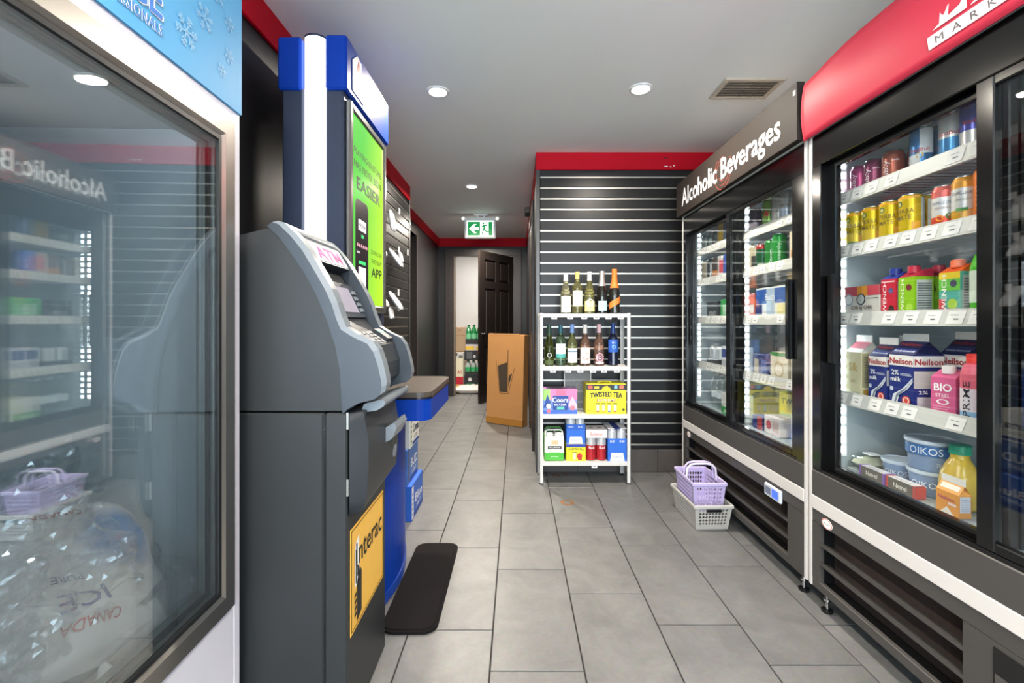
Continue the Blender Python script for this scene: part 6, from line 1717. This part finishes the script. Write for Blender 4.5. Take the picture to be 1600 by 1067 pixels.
# ================================================================== SHOPPING BASKETS
def basket_wall(mb, P, nu, nv, hole, m, holes_u=(0.12, .88), holes_v=(.15, .8)):
    """P(u,v) -> point; diamond holes"""
    for j in range(nv):
        for i in range(nu):
            u0, u1, v0, v1 = i / nu, (i + 1) / nu, j / nv, (j + 1) / nv
            uc, vc = (u0 + u1) / 2, (v0 + v1) / 2
            O_ = [(u0, v0), (u1, v0), (u1, v1), (u0, v1)]
            if hole and holes_u[0] < uc < holes_u[1] and holes_v[0] < vc < holes_v[1]:
                q = .46
                I_ = [(uc, v0 + (v1 - v0) * (.5 - q)), (u0 + (u1 - u0) * (.5 + q), vc), (uc, v0 + (v1 - v0) * (.5 + q)), (u0 + (u1 - u0) * (.5 - q), vc)]
                pts = [P(*p_) for p_ in O_ + I_]
                mb.add(pts, [(0, 1, 5, 4), (1, 2, 6, 5), (2, 3, 7, 6), (3, 0, 4, 7)], m)
                mb.add(pts, [], m)
            else:
                mb.add([P(*p_) for p_ in O_], [(0, 1, 2, 3)], m)
def basket(label, cx_, cy_, z, rz, wx, wy, h, color, rim_c, tilt=0, handles=True, slot=False):
    t = thing('shopping_basket', label, 'basket', (cx_, cy_, z), R(rz), 'shopping baskets')
    t.rotation_euler = (R(tilt), 0, R(rz))
    m = mat(color, .45, noise_amt=.03); tp = .86
    bx, by = wx / 2 * tp, wy / 2 * tp; X_, Y_ = wx / 2, wy / 2
    cor = lambda sx, sy, v: (sx * (bx + (X_ - bx) * v), sy * (by + (Y_ - by) * v), .004 + (h - .004) * v)
    mb = MB()
    for (a_, b_, nu) in (((-1, -1), (1, -1), 11), ((1, -1), (1, 1), 18), ((1, 1), (-1, 1), 11), ((-1, 1), (-1, -1), 18)):
        def P(u, v, a_=a_, b_=b_):
            p0, p1 = Vector(cor(*a_, v)), Vector(cor(*b_, v)); return p0.lerp(p1, u)
        basket_wall(mb, P, nu, 7, True, m)
    mb.build('wall', t, world=False, solid=.003)
    MB().box(-bx, bx, -by, by, 0.0, .004, m, .001).build('base', t, world=False)
    rm = MB()
    for (x0, x1, y0, y1) in ((-X_ - .006, X_ + .006, -Y_ - .006, -Y_ + .003), (-X_ - .006, X_ + .006, Y_ - .003, Y_ + .006), (-X_ - .006, -X_ + .003, -Y_, Y_), (X_ - .003, X_ + .006, -Y_, Y_)):
        rm.box(x0, x1, y0, y1, h - .016, h + .004, mat(rim_c, .4), .003)
    rm.build('rim', t, world=False)
    if handles:
        for k, y in enumerate((-.028, .012)):
            pts = [(-X_ + .004, y, h - .02), (-X_ + .010, y, h + .045), (-X_ + .03, y, h + .068), (-X_ + .06, y, h + .073), (X_ - .06, y, h + .073), (X_ - .03, y, h + .068), (X_ - .010, y, h + .045), (X_ - .004, y, h - .02)]
            MB().tube(pts, .0065, mat(rim_c if k else '#d4cce0', .4), 8).build('handle', t, world=False)
    if slot:
        MB().box(-.04, .04, -Y_ - .0065, -Y_ + .004, h - .032, h - .020, M_BLACKP).build('grip_slot', t, world=False)
    return t
basket('grey plastic shopping basket on the floor under the lavender basket', 1.055, 2.645, .0, 2, .205, .34, .135, '#a9a6a1', '#b4b1ac', 0, False, True)
basket('lavender plastic shopping basket with raised handles nested in the grey basket', 1.058, 2.665, .075, 0, .180, .285, .165, '#b3a6d0', '#bdb0da')

# ================================================================== CARDBOARD BOX
P0, P1 = Vector((-.343, 5.15, 0)), Vector((.060, 4.89, 0))
dirx = (P1 - P0).normalized(); W = (P1 - P0).length
t = thing('cardboard_box', 'tall flat cardboard box leaning against the dark corridor wall', 'cardboard box', (P0 + P1) / 2, math.atan2(dirx.y, dirx.x))
t.rotation_euler = (R(-2.5), 0, math.atan2(dirx.y, dirx.x))
M_CARD = mat('#b9854f', .75, noise_amt=.06, scale=10, bump=.1, name='corrugated_card')
M_CARDD = mat('#8f6335', .8, noise_amt=.1); M_TAPE = mat('#a87434', .35, noise_amt=.05)
Hc, Tc = .985, .105
MB().box(-W / 2, W / 2, 0, Tc, .004, Hc, M_CARD, .004).build('box', t, world=False)
MB().box(-W / 2 - .0006, W / 2 + .0006, -.0008, Tc * .3, .006, .075, M_TAPE).build('tape', t, world=False)
MB().box(-W / 2 + .004, W / 2 - .01, Tc * .3, Tc * .95, Hc, Hc + .006, M_CARDD, .002).box(-W / 2 + .01, W / 2 - .06, -.001, Tc * .25, Hc - .004, Hc + .012, M_CARD, .002).build('top_flap', t, world=False)
cu = MB(); O_ = (0, -.0008, 0); xd, yd = (1, 0, 0), (0, 0, 1)
M_HOLE = mat('#41352a', .8); M_LINE = mat('#6e4d2b', .8)
cu.flat([(-.06, .36), (.045, .36), (.035, .685), (-.095, .64)], O_, xd, yd, M_HOLE)
cu.flat([(.052, .42), (.085, .52), (.098, .565), (.065, .55), (.05, .52)], O_, xd, yd, M_HOLE)
for (a_, b_) in (((-.12, .70), (-.06, .345)), ((-.06, .345), (.055, .345)), ((.03, .82), (.042, .36)), ((.055, .345), (.13, .64)), ((-.095, .64), (.035, .685)), ((.04, .345), (.04, .82))):
    a_, b_ = Vector(a_), Vector(b_); n_ = Vector((-(b_ - a_).y, (b_ - a_).x)).normalized() * .003
    cu.flat([a_ - n_, b_ - n_, b_ + n_, a_ + n_], (0, -.0012, 0), xd, yd, M_LINE)
cu.build('printed_symbol', t, world=False)

# ================================================================== STOCK ROOM
g = 'soda packs in the stock room'
def soda(label, x, y, z, c_b, c_lab, nx=4, wrap=True, h=.30, r=.044):
    t = thing('soda_bottle_pack', label, 'bottle pack', (x, y, z), 0, g)
    for i in range(nx):
        cx_ = (i - (nx - 1) / 2) * 2 * r
        MB().lathe([(r * .8, 0), (r * .97, .008), (r * .97, h * .6), (r * .7, h * .78), (.014, h * .9), (.014, h * .93)], mat(c_b, .15, coat=.4), cx_, 0, 0, 14).lathe([(r, h * .28), (r, h * .55)], mat(c_lab, .5), cx_, 0, 0, 14, cap=False).lathe([(.017, h * .92), (.017, h)], mat('#1f5c34', .4), cx_, 0, 0, 10).build('bottle', t, world=False)
        MB().lathe([(r * .8, 0), (r * .97, .008), (r * .97, h * .6), (r * .7, h * .78), (.014, h * .9), (.017, h * .92), (.017, h)], mat(c_b, .15, coat=.4), cx_, 2 * r, 0, 14).build('bottle', t, world=False)
    if wrap:
        MB().box(-nx * r, nx * r, -r - .001, -r + .0004, 0, h * .27, mat('#2a2c2c', .5)).box(-nx * r, -nx * r + .001, -r, 3 * r, 0, h * .27, mat('#2a2c2c', .5)).build('tray', t, world=False)
    return t
SX, SYr = -.655, 7.55
def xs_(px, Y): return (px - 807) * Y / 720
fbox('stock_crate', 'black crate printed white at the foot of the soda stack', -.85, -.48, .0, .25, .30, '#26282a', [('R', .08, .4, .1, .5, '#3a8a5a'), ('R', .55, .9, .1, .5, '#3a8a5a'), ('D', .25, .75, .12, '#d8d8d8'), ('D', .7, .75, .12, '#d8d8d8')], None, None, 'boxes in the stock room', 'crate', 7.5)
soda('green bottle pack standing on the black crate in the stock room', SX - .01, 7.56, .25, '#a9b6b0', '#3aa868', 4, True, .25)
fbox('stock_crate', 'black carton with white prints in the middle of the soda stack', -.85, -.48, .50, .16, .22, '#2b2c2e', [('R', .1, .35, .15, .85, '#5a5c60'), ('R', .6, .85, .6, .85, '#b0584a'), ('D', .45, .4, .14, '#d0d0d0')], None, None, 'boxes in the stock room', 'crate', 7.5)
fbox('stock_crate', 'yellow and lilac carton under the topmost soda pack', -.83, -.49, .66, .10, .22, '#c9c2cc', [('R', 0, .42, .1, .7, '#e0bc3a'), ('R', .5, 1, .1, .6, '#dcb848')], None, None, 'boxes in the stock room', 'crate', 7.5)
soda('dark green soda bottle pack topmost in the stock room', SX - .0, 7.56, .76, '#1f8a48', '#7ac89a', 4, True, .32)
fbox('stock_box', 'red, cream and yellow carton beside the soda stack in the stock room', -1.04, -.88, .0, .52, .22, '#e6dfc2', [('R', 0, 1, .18, .42, '#c8283a'), ('R', 0, 1, .02, .17, '#e8b42a'), ('T', 'A1', .6, .52, .12, .4, '#c8283a')], None, None, 'boxes in the stock room', 'crate', 7.6)
fbox('stock_box', 'black and white carton on top of the red and cream carton', -1.04, -.88, .52, .09, .2, '#cfcfcf', [('R', .0, .4, .5, 1, '#3a3a3a'), ('R', .55, .95, .1, .6, '#77716c')], None, None, 'boxes in the stock room', 'crate', 7.6)
# plain cardboard boxes stacked on a low shelf behind
for i, (z, h, x1) in enumerate(((.0, .62, -.93), (.62, .28, -.92), (.90, .13, -.94))):
    fbox('carton_box', ['large plain cardboard carton at the bottom against the white stock room wall', 'plain cardboard carton second in the stack against the white wall', 'small cardboard carton topmost in the stack against the white wall'][i], -1.35, x1 - .0, z, h, .4, '#c9a988', [('R', .75, .85, .5, .6, '#8a6a4a')] if i == 2 else [('R', 0, 1, .94, .96, '#a8825c')], None, None, 'plain cartons in the stock room', 'cardboard box', 8.3)
o = thing('white_sack', 'white plastic sack lying on the floor just inside the stock room', 'sack', (-.70, 7.30, .0))
bag_mesh(.56, .30, .13, 60, mat('#e4dcd6', .5, noise_amt=.05, bump=.3, scale=20), None, False, 24, 20).xform(Matrix.Translation((0, 0, .062))).build('sack', o, world=False)
